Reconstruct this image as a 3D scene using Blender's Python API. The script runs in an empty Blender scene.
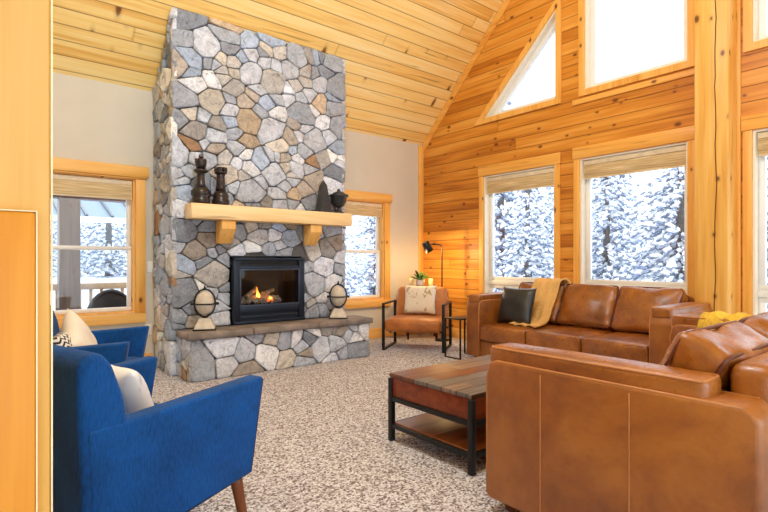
import bpy, bmesh, math, random
from mathutils import Vector, Matrix, noise as mnoise

SC = bpy.context.scene
COL = SC.collection
R = math.radians

# ------------------------------------------------------------------ helpers
def lin(r, g, b):
    f = lambda c: (c/255/12.92) if c/255 <= .04045 else ((c/255+.055)/1.055)**2.4
    return (f(r), f(g), f(b), 1)

def obj(name, bm, mat, parent=None, loc=None, smooth=False):
    me = bpy.data.meshes.new(name)
    if isinstance(bm, bpy.types.Mesh):
        me = bm
    else:
        bm.normal_update()
        bm.to_mesh(me); bm.free()
    if mat is not None:
        me.materials.append(mat)
    if smooth:
        for p in me.polygons: p.use_smooth = True
    o = bpy.data.objects.new(name, me); COL.objects.link(o)
    if parent is not None: o.parent = parent
    if loc is not None: o.location = loc
    return o

def tag(o, label=None, cat=None, group=None, kind=None):
    if label: o['label'] = label
    if cat: o['category'] = cat
    if group: o['group'] = group
    if kind: o['kind'] = kind
    return o

def thing(name, label, cat, loc=(0, 0, 0), rz=0, group=None, kind=None):
    o = bpy.data.objects.new(name, None); COL.objects.link(o)
    o.empty_display_size = .1
    o.location = loc; o.rotation_euler = (0, 0, rz)
    return tag(o, label, cat, group, kind)

def dup(root, loc, rz, label):
    def rec(o, par):
        c = o.copy(); COL.objects.link(c)
        if par is not None: c.parent = par
        for ch in [k for k in bpy.data.objects if k.parent == o]:
            rec(ch, c)
        return c
    r = rec(root, None)
    r.location = loc; r.rotation_euler = (0, 0, rz); r['label'] = label
    return r

def B(): return bmesh.new()

def merge(dst, src, mat=None):
    """append bmesh src into dst (optional matrix)"""
    if mat is not None: bmesh.ops.transform(src, matrix=mat, verts=src.verts)
    vm = {}
    for v in src.verts: vm[v] = dst.verts.new(v.co)
    for f in src.faces:
        try: nf = dst.faces.new([vm[v] for v in f.verts]); nf.smooth = f.smooth
        except ValueError: pass
    src.free()
    return dst

def box(bm, x0, x1, y0, y1, z0, z1, r=0, seg=2, mat=None):
    t = B()
    bmesh.ops.create_cube(t, size=1)
    for v in t.verts:
        v.co = Vector(((x0+x1)/2+v.co.x*(x1-x0), (y0+y1)/2+v.co.y*(y1-y0), (z0+z1)/2+v.co.z*(z1-z0)))
    if r > 0:
        bmesh.ops.bevel(t, geom=t.edges[:], offset=r, segments=seg, profile=.5, affect='EDGES')
        for f in t.faces: f.smooth = True
    return merge(bm, t, mat)

def prism(bm, pts, ax, a0, a1, r=0, seg=2, mat=None, edges='all'):
    """extrude a 2D polygon along axis ax ('x','y','z') from a0 to a1. pts given in the other two axes (in order)"""
    t = B()
    def P(p, a):
        if ax == 'x': return (a, p[0], p[1])
        if ax == 'y': return (p[0], a, p[1])
        return (p[0], p[1], a)
    lo = [t.verts.new(P(p, a0)) for p in pts]; hi = [t.verts.new(P(p, a1)) for p in pts]
    n = len(pts)
    t.faces.new(lo); t.faces.new(hi)
    for i in range(n): t.faces.new([lo[i], lo[(i+1) % n], hi[(i+1) % n], hi[i]])
    bmesh.ops.recalc_face_normals(t, faces=t.faces)
    if r > 0:
        bmesh.ops.bevel(t, geom=t.edges[:], offset=r, segments=seg, profile=.5, affect='EDGES')
        for f in t.faces: f.smooth = True
    return merge(bm, t, mat)

def lathe(bm, prof, n=24, cx=0, cy=0, mat=None, cap=True):
    t = B(); rings = []
    for (r, z) in prof:
        rings.append([t.verts.new((cx+r*math.cos(2*math.pi*i/n), cy+r*math.sin(2*math.pi*i/n), z)) for i in range(n)])
    for a, b in zip(rings, rings[1:]):
        for i in range(n):
            f = t.faces.new([a[i], a[(i+1) % n], b[(i+1) % n], b[i]]); f.smooth = True
    if cap:
        t.faces.new(rings[0][::-1]); t.faces.new(rings[-1])
    return merge(bm, t, mat)

def tube(bm, pts, r, n=8, closed=False, r1=None):
    pts = [Vector(p) for p in pts]
    N = len(pts); rings = []
    up0 = Vector((0, 0, 1))
    prev = None
    for i, p in enumerate(pts):
        if closed: d = pts[(i+1) % N]-pts[i-1]
        else: d = pts[min(i+1, N-1)]-pts[max(i-1, 0)]
        d.normalize()
        if prev is None:
            u = d.cross(up0)
            if u.length < .05: u = d.cross(Vector((1, 0, 0)))
        else:
            u = prev-d*prev.dot(d)
        u.normalize(); prev = u; w = d.cross(u)
        rr = r if r1 is None else r+(r1-r)*i/(N-1)
        rings.append([bm.verts.new(p+u*rr*math.cos(2*math.pi*k/n)+w*rr*math.sin(2*math.pi*k/n)) for k in range(n)])
    pairs = list(zip(rings, rings[1:]))
    if closed: pairs.append((rings[-1], rings[0]))
    for a, b in pairs:
        for k in range(n):
            f = bm.faces.new([a[k], a[(k+1) % n], b[(k+1) % n], b[k]]); f.smooth = True
    if not closed:
        bm.faces.new(rings[0][::-1]); bm.faces.new(rings[-1])
    return bm

def softbox(bm, sx, sy, sz, r, puff=.02, n=14, wr=0, wscale=6, seed=0, mat=None, pinch=0):
    """upholstered block centred at the origin: rounded edges, domed faces, optional wrinkles"""
    t = B(); hx, hy, hz = sx/2, sy/2, sz/2; PX, PY, PZ = puff if isinstance(puff, tuple) else (puff,)*3; r = min(r, hx*.98, hy*.98, hz*.98)
    cache = {}
    def V(a, b, c):
        k = (round(a, 5), round(b, 5), round(c, 5))
        if k in cache: return cache[k]
        e = lambda u: math.copysign(1-(1-abs(u))**1.6, u)
        p = Vector((e(a)*hx, e(b)*hy, e(c)*hz))
        q = Vector((max(-hx+r, min(hx-r, p.x)), max(-hy+r, min(hy-r, p.y)), max(-hz+r, min(hz-r, p.z))))
        d = p-q
        if d.length > 1e-9: p = q+d.normalized()*r
        u, v, w = p.x/hx, p.y/hy, p.z/hz
        m = lambda s: max(0, 1-s*s)
        p = Vector((p.x+PX*u*m(v)*m(w), p.y+PY*v*m(u)*m(w), p.z+PZ*w*m(u)*m(v)))
        if pinch:
            p *= 1+pinch*(abs(u*v)**2+abs(u*w)**2+abs(v*w)**2)*.5
        if wr:
            s = Vector((seed*3.1, seed*1.7, 0))
            p += Vector((u, v, w)).normalized()*wr*(mnoise.fractal(p*wscale+s, 1, 2, 3))
        cache[k] = t.verts.new(p); return cache[k]
    g = [-1+2*i/n for i in range(n+1)]
    for i in range(n):
        for j in range(n):
            a, b, c, d = g[i], g[i+1], g[j], g[j+1]
            for s in (-1, 1):
                for f in (lambda x, y: V(s, x, y), lambda x, y: V(x, s, y), lambda x, y: V(x, y, s)):
                    fc = t.faces.new([f(a, c), f(b, c), f(b, d), f(a, d)]); fc.smooth = True
    bmesh.ops.recalc_face_normals(t, faces=t.faces)
    return merge(bm, t, mat)

def pillow(bm, w, h, th, n=18, seed=0, wr=.006, mat=None):
    """throw pillow in the YZ plane, thickness along X, centre origin"""
    t = B(); g = [-1+2*i/n for i in range(n+1)]
    rows = {}
    for s in (1, -1):
        for i, u in enumerate(g):
            for j, v in enumerate(g):
                edge = (i in (0, n) or j in (0, n))
                if s == -1 and edge: rows[(s, i, j)] = rows[(1, i, j)]; continue
                pu = u*(1-.07*(1-v*v)*abs(u)**2); pv = v*(1-.07*(1-u*u)*abs(v)**2)
                tt = th/2*((1-u**4)*(1-v**4))**.55
                p = Vector((s*tt, pu*w/2, pv*h/2))
                p += Vector((1, .3, .3))*wr*mnoise.fractal(p*9+Vector((seed, seed*2, s)), 1, 2, 3)
                rows[(s, i, j)] = t.verts.new(p)
    for s in (1, -1):
        for i in range(n):
            for j in range(n):
                q = [rows[(s, i, j)], rows[(s, i+1, j)], rows[(s, i+1, j+1)], rows[(s, i, j+1)]]
                f = t.faces.new(q if s == 1 else q[::-1]); f.smooth = True
    bmesh.ops.recalc_face_normals(t, faces=t.faces)
    return merge(bm, t, mat)

def rrect(hx, hy, z, r, n=5, plane='xy'):
    pts = []
    for cx, cy, a0 in ((hx-r, hy-r, 0), (-hx+r, hy-r, 90), (-hx+r, -hy+r, 180), (hx-r, -hy+r, 270)):
        for k in range(n+1):
            a = R(a0+90*k/n); x, y = cx+r*math.cos(a), cy+r*math.sin(a)
            pts.append({'xy': (x, y, z), 'xz': (x, z, y), 'yz': (z, x, y)}[plane])
    # subdivide long runs
    out = []
    for i, p in enumerate(pts):
        q = pts[(i+1) % len(pts)]; L = (Vector(q)-Vector(p)).length; m = max(1, int(L/.06))
        for k in range(m): out.append(tuple(Vector(p).lerp(Vector(q), k/m)))
    return out

T = lambda x, y, z: Matrix.Translation((x, y, z))
RX = lambda a: Matrix.Rotation(R(a), 4, 'X')
RY = lambda a: Matrix.Rotation(R(a), 4, 'Y')
RZ = lambda a: Matrix.Rotation(R(a), 4, 'Z')

# ------------------------------------------------------------------ materials
class NB:
    def __init__(s, name):
        s.m = bpy.data.materials.new(name); s.m.use_nodes = True
        s.t = s.m.node_tree; s.N = s.t.nodes; s.L = s.t.links
        s.b = s.N['Principled BSDF']; s.out = s.N['Material Output']
    def new(s, typ, **kw):
        n = s.N.new(typ)
        for k, v in kw.items(): setattr(n, k, v)
        return n
    def set(s, sock, v):
        if isinstance(v, bpy.types.NodeSocket): s.L.new(v, sock)
        elif v is not None: sock.default_value = v
    def math(s, op, a, b=None, c=None, clamp=False):
        n = s.new('ShaderNodeMath', operation=op, use_clamp=clamp)
        s.set(n.inputs[0], a); s.set(n.inputs[1], b)
        if c is not None: s.set(n.inputs[2], c)
        return n.outputs[0]
    def sep(s, v):
        n = s.new('ShaderNodeSeparateXYZ'); s.set(n.inputs[0], v); return n.outputs
    def comb(s, x, y, z):
        n = s.new('ShaderNodeCombineXYZ')
        for i, v in enumerate((x, y, z)): s.set(n.inputs[i], v)
        return n.outputs[0]
    def co(s): return s.new('ShaderNodeTexCoord').outputs['Object']
    def map(s, v, scale):
        n = s.new('ShaderNodeMapping'); s.set(n.inputs[0], v); n.inputs['Scale'].default_value = scale; return n.outputs[0]
    def noise(s, v, scale=1, detail=3, rough=.55, dist=0):
        n = s.new('ShaderNodeTexNoise'); s.set(n.inputs['Vector'], v)
        n.inputs['Scale'].default_value = scale; n.inputs['Detail'].default_value = detail
        n.inputs['Roughness'].default_value = rough; n.inputs['Distortion'].default_value = dist
        return n.outputs[0]
    def white(s, v, dim='2D'):
        n = s.new('ShaderNodeTexWhiteNoise', noise_dimensions=dim)
        s.set(n.inputs['W' if dim == '1D' else 'Vector'], v); return n.outputs['Value']
    def ramp(s, f, stops, interp='LINEAR'):
        n = s.new('ShaderNodeValToRGB'); s.set(n.inputs[0], f); cr = n.color_ramp; cr.interpolation = interp
        while len(cr.elements) < len(stops): cr.elements.new(.5)
        for e, (p, c) in zip(cr.elements, stops):
            e.position = p; e.color = c if isinstance(c, tuple) else (c, c, c, 1)
        return n.outputs[0]
    def mix(s, f, a, b, mode='MIX'):
        n = s.new('ShaderNodeMix', data_type='RGBA', blend_type=mode)
        s.set(n.inputs[0], f); s.set(n.inputs[6], a); s.set(n.inputs[7], b); return n.outputs[2]
    def bump(s, h, strength=.3, dist=.01):
        n = s.new('ShaderNodeBump'); s.set(n.inputs['Height'], h)
        n.inputs['Strength'].default_value = strength; n.inputs['Distance'].default_value = dist
        s.L.new(n.outputs[0], s.b.inputs['Normal'])
    def fin(s, color=None, rough=.5, metal=0, spec=None):
        s.set(s.b.inputs['Base Color'], color); s.set(s.b.inputs['Roughness'], rough)
        s.b.inputs['Metallic'].default_value = metal
        if spec is not None: s.b.inputs['Specular IOR Level'].default_value = spec
        return s.m

def plain(name, c, rough=.5, metal=0, var=.12, scale=12, bump=0, bscale=200, spec=None):
    n = NB(name); co = n.co()
    f = n.noise(co, scale, 4)
    d = tuple(v*(1-var) for v in c[:3])+(1,); l = tuple(min(1, v*(1+var)) for v in c[:3])+(1,)
    col = n.ramp(f, [(.3, d), (.7, l)])
    if bump: n.bump(n.noise(co, bscale, 2), bump, .004)
    return n.fin(col, rough, metal, spec)

def wood(name, light, mid, dark, along='x', across='y', plank=None, length=4.4, knots=.55, rough=.42, acscale=1.0,
         tone=.28, S=5.0, gap=True, knotcol=(112, 58, 26), spec=.35):
    n = NB(name); co = n.co(); ax = n.sep(co); I = {'x': 0, 'y': 1, 'z': 2}
    a = ax[I[along]]; c = ax[I[across]]
    o = ax[3-I[along]-I[across]]
    if acscale != 1: c = n.math('MULTIPLY', c, acscale)
    if plank:
        q = n.math('DIVIDE', c, plank); idx = n.math('FLOOR', q); fr = n.math('FRACT', q)
        rnd = n.white(idx, '1D')
        a2 = n.math('ADD', a, n.math('MULTIPLY', rnd, 13.7))
        jq = n.math('DIVIDE', a2, length); j = n.math('FLOOR', jq); jf = n.math('FRACT', jq)
        bid = n.white(n.comb(idx, j, 0), '2D')
        off = n.math('MULTIPLY', bid, 31.0)
    else:
        a2 = a; off = 0.0; bid = None
    av = n.math('ADD', a2, off) if plank else a
    v1 = n.comb(n.math('MULTIPLY', av, 1.3), n.math('MULTIPLY', c, 34), n.math('MULTIPLY', o, 34))
    v2 = n.comb(n.math('MULTIPLY', av, .55), n.math('MULTIPLY', c, 6), n.math('MULTIPLY', o, 6))
    g1 = n.noise(v1, 1, 3, .6, .4); g2 = n.noise(v2, 1, 2, .5, .8)
    f = n.math('ADD', n.math('MULTIPLY', g1, .45), n.math('MULTIPLY', g2, .55))
    if plank: f = n.math('ADD', f, n.math('MULTIPLY', n.math('SUBTRACT', bid, .5), tone))
    col = n.ramp(f, [(.28, dark), (.48, mid), (.68, light)])
    if knots:
        vn = n.new('ShaderNodeTexVoronoi', voronoi_dimensions='2D', feature='F1')
        kv = n.comb(n.math('MULTIPLY', av, S*.62), n.math('MULTIPLY', n.math('ADD', c, n.math('MULTIPLY', o, 1.13)), S), 0)
        n.set(vn.inputs['Vector'], kv); vn.inputs['Scale'].default_value = 1
        sel = n.sep(vn.outputs['Color'])
        pick = n.math('LESS_THAN', sel[0], knots)
        d = n.math('ADD', vn.outputs['Distance'], n.math('MULTIPLY', n.math('SUBTRACT', sel[1], .5), .07))
        k = n.ramp(d, [(.02, .95), (.055, .8), (.08, .2), (.14, 0.0)])
        k = n.math('MULTIPLY', k, pick)
        col = n.mix(k, col, lin(*knotcol))
        # hairline checks running along the grain
        ck = n.noise(n.comb(n.math('MULTIPLY', av, .9), n.math('MULTIPLY', c, 16), n.math('MULTIPLY', o, 9)), 1, 2, .5)
        ck = n.ramp(ck, [(.70, 0.0), (.74, .45)])
        col = n.mix(ck, col, lin(*[x*.9 for x in knotcol]))
    if plank and gap:
        e = n.math('MINIMUM', fr, n.math('SUBTRACT', 1, fr))
        gl = n.ramp(e, [(.0, 1.0), (.025, 1.0), (.045, 0.0)])
        je = n.math('MINIMUM', jf, n.math('SUBTRACT', 1, jf))
        jl = n.ramp(je, [(.0, .6), (.0007, .6), (.0012, 0.0)])
        gm = n.math('MAXIMUM', gl, n.math('MULTIPLY', jl, .8))
        col = n.mix(n.math('MULTIPLY', gm, .62), col, lin(110, 58, 20))
        n.bump(n.math('SUBTRACT', n.math('MULTIPLY', g1, .06), gm), .5, .006)
    else:
        n.bump(g1, .08, .004)
    return n.fin(col, rough, 0, spec)

def leather(name, light, mid, dark, rough=.4):
    n = NB(name); co = n.co()
    f = n.noise(co, 3.2, 6, .62, .5)
    col = n.ramp(f, [(.3, dark), (.5, mid), (.72, light)])
    f2 = n.noise(co, 22, 4, .6)
    col = n.mix(n.ramp(f2, [(.55, 0.0), (.8, .35)]), col, dark)
    vn = n.new('ShaderNodeTexVoronoi', feature='DISTANCE_TO_EDGE'); n.set(vn.inputs['Vector'], co); vn.inputs['Scale'].default_value = 170
    h = n.math('ADD', n.math('MULTIPLY', n.ramp(vn.outputs[0], [(0, 0.0), (.25, 1.0)]), .25), n.math('MULTIPLY', n.noise(co, 14, 4), 1.2))
    n.bump(h, .22, .006)
    n.b.inputs['Coat Weight'].default_value = .3; n.b.inputs['Coat Roughness'].default_value = .28
    return n.fin(col, n.ramp(f2, [(.3, rough-.06), (.7, rough+.1)]), 0, .6)

def fabric(name, c, rough=.9, var=.15, weave=420, sheen=.0):
    n = NB(name); co = n.co()
    f = n.noise(co, 5, 4); w = n.noise(n.map(co, (1, 1, .25)), weave*.5, 2)
    k = n.math('ADD', n.math('MULTIPLY', f, .5), n.math('MULTIPLY', w, .5))
    d = tuple(v*(1-var*2) for v in c[:3])+(1,); l = tuple(min(1, v*(1+var*2)) for v in c[:3])+(1,)
    col = n.ramp(k, [(.35, d), (.65, l)])
    n.bump(n.noise(co, weave, 2), .25, .003)
    n.b.inputs['Sheen Weight'].default_value = sheen
    return n.fin(col, rough, 0, .25)

def emis(name, c, s):
    n = NB(name); n.b.inputs['Emission Color'].default_value = c; n.b.inputs['Emission Strength'].default_value = s
    return n.fin(c, .8)

def glass(name, tint=(1, 1, 1, 1), refl=1.0, mixmax=.35):
    n = NB(name); n.N.remove(n.b)
    tr = n.new('ShaderNodeBsdfTransparent'); tr.inputs[0].default_value = tint
    gl = n.new('ShaderNodeBsdfGlossy'); gl.inputs['Roughness'].default_value = .02
    fr = n.new('ShaderNodeFresnel'); fr.inputs[0].default_value = 1.45
    f = n.math('MULTIPLY', fr.outputs[0], refl); f = n.math('MINIMUM', f, mixmax)
    mx = n.new('ShaderNodeMixShader'); n.L.new(f, mx.inputs[0]); n.L.new(tr.outputs[0], mx.inputs[1]); n.L.new(gl.outputs[0], mx.inputs[2])
    n.L.new(mx.outputs[0], n.out.inputs[0])
    return n.m

M = {}
PL, PM, PD = lin(244, 190, 108), lin(229, 160, 70), lin(198, 120, 42)
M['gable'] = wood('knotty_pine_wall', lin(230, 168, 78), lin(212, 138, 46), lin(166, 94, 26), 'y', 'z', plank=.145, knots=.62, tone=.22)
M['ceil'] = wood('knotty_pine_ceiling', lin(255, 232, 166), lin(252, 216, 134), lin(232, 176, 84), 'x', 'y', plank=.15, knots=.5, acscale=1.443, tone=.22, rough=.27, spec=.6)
M['trim_h'] = wood('pine_trim_horizontal_x', lin(250, 204, 128), lin(240, 184, 98), lin(222, 154, 66), 'x', 'z', knots=.35)
M['trim_y'] = wood('pine_trim_horizontal_y', lin(246, 196, 114), lin(236, 174, 82), lin(214, 142, 54), 'y', 'z', knots=.4)
M['trim_v'] = wood('pine_trim_vertical', lin(246, 198, 116), lin(236, 176, 86), lin(214, 142, 54), 'z', 'y', knots=.5)
M['trim_vx'] = wood('pine_trim_vertical_x', lin(246, 198, 116), lin(236, 176, 86), lin(214, 142, 54), 'z', 'x', knots=.4)
M['mantel'] = wood('blond_mantel_pine', lin(250, 220, 168), lin(242, 206, 146), lin(226, 178, 110), 'x', 'z', knots=.4, S=4)
M['corbel'] = wood('corbel_pine', lin(244, 200, 128), lin(236, 182, 98), lin(216, 148, 62), 'z', 'x', knots=.2)
M['post'] = wood('timber_post_pine', lin(246, 202, 122), lin(236, 180, 88), lin(214, 148, 60), 'z', 'y', knots=.85, S=3.5)
M['fore'] = wood('column_pine', lin(234, 192, 116), lin(224, 174, 90), lin(202, 148, 64), 'z', 'x', knots=.25, S=5)
M['fore2'] = wood('panel_pine', lin(232, 164, 62), lin(222, 148, 40), lin(204, 126, 26), 'z', 'x', knots=0)
M['edge'] = plain('worn_wood_edge', lin(250, 228, 180), .5)
M['drywall'] = plain('beige_drywall', lin(210, 204, 190), .85, 0, .03, 3, .06, 120)
M['vinyl'] = plain('white_vinyl', lin(236, 236, 234), .45, 0, .02)
M['jamb'] = plain('pale_jamb', lin(240, 232, 214), .5, 0, .03)
M['glass'] = glass('window_glass')
M['black'] = plain('black_metal', lin(26, 26, 28), .45, .3, .1)
M['navyblack'] = plain('fireplace_black_steel', lin(34, 44, 60), .38, .5, .1)
M['firebox'] = plain('firebox_dark', lin(24, 22, 22), .8)
M['walnut'] = wood('walnut_leg', lin(128, 74, 38), lin(104, 56, 26), lin(76, 38, 16), 'z', 'x', knots=0)
M['leather'] = leather('caramel_leather', lin(182, 114, 44), lin(146, 83, 22), lin(92, 46, 11), .3)
M['leather_side'] = leather('caramel_leather_panel', lin(172, 106, 32), lin(146, 82, 18), lin(106, 54, 9), .44)
M['leather_pipe'] = plain('leather_piping', lin(186, 122, 68), .45)
M['piping_dark'] = plain('dark_leather_piping', lin(96, 44, 16), .45)
M['black_leather'] = leather('black_leather', lin(34, 38, 40), lin(22, 25, 27), lin(12, 14, 15), .35)
M['lounge'] = leather('cognac_suede', lin(204, 130, 50), lin(182, 106, 32), lin(146, 78, 20), .55)
M['blue'] = fabric('blue_upholstery', lin(3, 70, 136), .85, .18, 300, .05)
M['navy'] = M['blue']
M['throw'] = fabric('tan_knit_throw', lin(222, 178, 112), .95, .1, 160)
M['yellow'] = fabric('mustard_throw', lin(232, 190, 74), .95, .16, 120)

def carpet():
    n = NB('speckled_berber_carpet'); co = n.co()
    vn = n.new('ShaderNodeTexVoronoi', feature='F1'); n.set(vn.inputs['Vector'], co); vn.inputs['Scale'].default_value = 96
    r = n.sep(vn.outputs['Color'])[0]
    a = n.noise(co, 60, 3, .75); c = n.noise(co, 1.6, 3)
    f = n.math('ADD', n.math('MULTIPLY', r, .55), n.math('MULTIPLY', a, .45))
    col = n.ramp(f, [(.22, lin(94, 83, 84)), (.36, lin(150, 140, 142)), (.5, lin(198, 194, 199)), (.72, lin(234, 235, 241))])
    col = n.mix(n.math('MULTIPLY', c, .15), col, lin(184, 166, 160))
    n.bump(n.math('SUBTRACT', a, vn.outputs['Distance']), .6, .012)
    return n.fin(col, .95, 0, .1)
M['carpet'] = carpet()

def stone():
    n = NB('fieldstone'); co = n.co()
    at = n.new('ShaderNodeAttribute', attribute_name='stone_col').outputs['Color']
    a = n.noise(co, 11, 7, .72, 1.2); b = n.noise(co, 48, 5, .8)
    m = n.math('ADD', n.math('MULTIPLY', a, .6), n.math('MULTIPLY', b, .4))
    col = n.mix(1.0, at, n.ramp(m, [(.35, .30), (.44, .84), (.52, 1.1), (.64, 1.42)]), 'MULTIPLY')
    rust = n.ramp(n.noise(co, 4.2, 4, .6), [(.6, 0.0), (.74, .30)])
    col = n.mix(rust, col, lin(160, 112, 66))
    n.bump(m, .9, .03)
    return n.fin(col, .78, 0, .3)
M['stone'] = stone()
M['mortar'] = plain('mortar', lin(98, 96, 95), .95, 0, .15, 20, .5, 90)
M['slab'] = plain('brown_flagstone', lin(134, 122, 114), .8, 0, .35, 7, .6, 40)
M['marble'] = plain('travertine', lin(204, 194, 178), .55, 0, .2, 14)
M['charcoal'] = plain('charcoal_resin', lin(46, 48, 51), .3, 0, .25, 20)
def chesswood():
    n = NB('dark_streaked_wood'); co = n.co()
    f = n.noise(n.map(co, (8, 8, 60)), 1, 4, .6, .6)
    col = n.ramp(f, [(.35, lin(22, 18, 18)), (.6, lin(48, 36, 32)), (.75, lin(110, 70, 48))])
    return n.fin(col, .28, 0, .5)
M['chess'] = chesswood()
def blindmat():
    n = NB('woven_bamboo'); co = n.co(); ax = n.sep(co)
    s = n.noise(n.comb(n.math('MULTIPLY', ax[0], 3), n.math('MULTIPLY', ax[1], 3), n.math('MULTIPLY', ax[2], 150)), 1, 2)
    col = n.ramp(s, [(.35, lin(182, 154, 108)), (.6, lin(222, 198, 152)), (.75, lin(240, 224, 190))])
    n.bump(s, .4, .004)
    return n.fin(col, .8)
M['blind'] = blindmat()
M['blind_slat'] = plain('pale_blind_rail', lin(226, 208, 176), .6)
def tabletop():
    n = NB('reclaimed_plank_top'); co = n.co(); ax = n.sep(co)
    q = n.math('DIVIDE', ax[1], .115); idx = n.math('FLOOR', q); fr = n.math('FRACT', q)
    rnd = n.white(idx, '1D'); j = n.math('FLOOR', n.math('DIVIDE', n.math('ADD', ax[0], n.math('MULTIPLY', rnd, 5)), .62))
    bid = n.white(n.comb(idx, j, 0), '2D')
    g = n.noise(n.comb(n.math('ADD', n.math('MULTIPLY', ax[0], 3), n.math('MULTIPLY', bid, 20)), n.math('MULTIPLY', ax[1], 50), 0), 1, 4, .65)
    c1 = n.ramp(bid, [(0, lin(124, 72, 38)), (.22, lin(110, 100, 94)), (.45, lin(150, 94, 54)), (.62, lin(130, 108, 92)), (.85, lin(112, 62, 34))], 'CONSTANT')
    col = n.mix(1.0, c1, n.ramp(g, [(.3, .55), (.7, 1.35)]), 'MULTIPLY')
    e = n.math('MINIMUM', fr, n.math('SUBTRACT', 1, fr))
    col = n.mix(n.ramp(e, [(0, .9), (.03, .9), (.05, 0.0)]), col, lin(40, 20, 10))
    n.bump(g, .25, .005)
    return n.fin(col, .42, 0, .5)
M['ttop'] = tabletop()
M['tside'] = wood('red_brown_drawer_wood', lin(142, 70, 34), lin(116, 50, 22), lin(82, 32, 14), 'x', 'z', knots=.2)
M['tshelf'] = wood('brown_shelf_wood', lin(158, 98, 54), lin(130, 74, 38), lin(96, 50, 24), 'x', 'y', plank=.17, knots=.2, rough=.35)
M['dkwood'] = wood('dark_table_wood', lin(96, 50, 28), lin(74, 34, 18), lin(50, 22, 12), 'x', 'y', knots=0)
M['plastic'] = plain('white_plastic', lin(238, 236, 230), .4, 0, .02)
def patt(name, base, ink, scale, thr, w=.06):
    n = NB(name); co = n.co()
    f = n.noise(co, scale, 3, .55, .8)
    k = n.ramp(f, [(thr, 0.0), (thr+w, 1.0)])
    n.bump(n.noise(co, 300, 2), .2, .003)
    return n.fin(n.mix(k, base, ink), .9, 0, .2)
M['pil_floral'] = patt('floral_linen', lin(232, 222, 204), lin(188, 164, 128), 11, .56)
M['pil_white'] = patt('white_grey_cotton', lin(232, 230, 228), lin(190, 190, 194), 9, .6, .1)
M['pil_cream'] = fabric('cream_linen', lin(232, 222, 206), .9, .05)
def stripe():
    n = NB('black_white_weave'); co = n.co(); ax = n.sep(co)
    s = n.math('ADD', n.math('MULTIPLY', ax[2], 32), n.math('MULTIPLY', n.math('PINGPONG', n.math('MULTIPLY', ax[1], 30), 1), .7))
    k = n.math('LESS_THAN', n.math('FRACT', s), .45)
    return n.fin(n.mix(k, lin(226, 222, 214), lin(44, 44, 48)), .9)
M['pil_stripe'] = stripe()
M['leaf'] = plain('green_leaf', lin(74, 112, 48), .5, 0, .35, 30)
M['pot'] = plain('white_ceramic', lin(232, 226, 216), .3, 0, .03)
M['wax'] = plain('candle_wax', lin(240, 214, 160), .5, 0, .04)
M['bulb'] = emis('lamp_bulb', lin(255, 196, 110), 30)
M['log'] = plain('ceramic_log', lin(176, 152, 122), .9, 0, .55, 16, .6, 30)
M['ember'] = plain('ember_bed', lin(150, 140, 134), .9, 0, .8, 60, .8, 60)
def flame():
    n = NB('gas_flame'); ax = n.sep(n.co())
    c = n.ramp(n.math('MULTIPLY', ax[2], 7.0), [(.0, lin(255, 190, 90)), (.5, lin(255, 130, 30)), (1, lin(230, 70, 10))])
    n.set(n.b.inputs['Emission Color'], c); n.b.inputs['Emission Strength'].default_value = 1.3
    return n.fin(c, .8)
M['flame'] = flame()
M['glow'] = emis('glowing_coal', lin(255, 90, 20), .9)
M['snow'] = plain('snow', lin(244, 247, 252), .8, 0, .02, 2)
M['needle'] = plain('fir_needles', lin(136, 150, 174), .9, 0, .35, 6)
M['bark'] = plain('bark', lin(112, 106, 104), .9, 0, .3, 15)
M['twig'] = plain('pale_twig_bark', lin(196, 196, 200), .9, 0, .1, 15)
M['porchwood'] = wood('weathered_porch_wood', lin(132, 108, 92), lin(108, 86, 72), lin(84, 64, 54), 'z', 'x', knots=.3)
M['raillight'] = plain('pale_rail_wood', lin(198, 168, 138), .7)
M['beam'] = plain('dark_porch_beam', lin(92, 62, 58), .8)
M['metalroof'] = plain('blue_grey_metal_roof', lin(112, 130, 158), .5, .2, .06)

# ------------------------------------------------------------------ layout constants
CAMH = 1.15
W, D = 5.55, 5.85            # gable wall plane x = W, fireplace wall plane y = D
EAVE, SL = 2.98, 1.04        # ceiling height at the eave and its slope
YR = 1.73; ZR = EAVE+SL*(D-YR)
YE = 2*YR-D                  # opposite eave
XB = -3.0
ceil_z = lambda y: EAVE+SL*(D-y) if y >= YR else EAVE+SL*(y-YE)

# ------------------------------------------------------------------ shell
def cut(o, cutters):
    for c in cutters:
        md = o.modifiers.new('b', 'BOOLEAN'); md.operation = 'DIFFERENCE'; md.solver = 'EXACT'; md.object = c
    dg = bpy.context.evaluated_depsgraph_get(); dg.update()
    me = bpy.data.meshes.new_from_object(o.evaluated_get(dg))
    o.modifiers.clear(); o.data = me
    for c in cutters: bpy.data.objects.remove(c)

def tmpobj(bm):
    bmesh.ops.recalc_face_normals(bm, faces=bm.faces)
    return obj('cutter', bm, None)

fl = obj('floor', box(B(), XB, W+.2, YE-.2, D+.2, -.12, 0), M['carpet'])
tag(fl, 'speckled beige loop carpet across the whole living room', 'floor', kind='structure')

# fireplace wall
WIN1 = (-.35, 1.337, .588, 2.02); WIN2 = (3.78, 4.757, .568, 2.01)
wf = obj('wall_fireplace', box(B(), XB, W+.2, D, D+.2, 0, EAVE+.0), M['drywall'])
cut(wf, [tmpobj(box(B(), a, b, D-.5, D+.5, c, d)) for a, b, c, d in (WIN1, WIN2)])
tag(wf, 'beige plaster wall behind the stone fireplace', 'wall', kind='structure')

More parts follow.
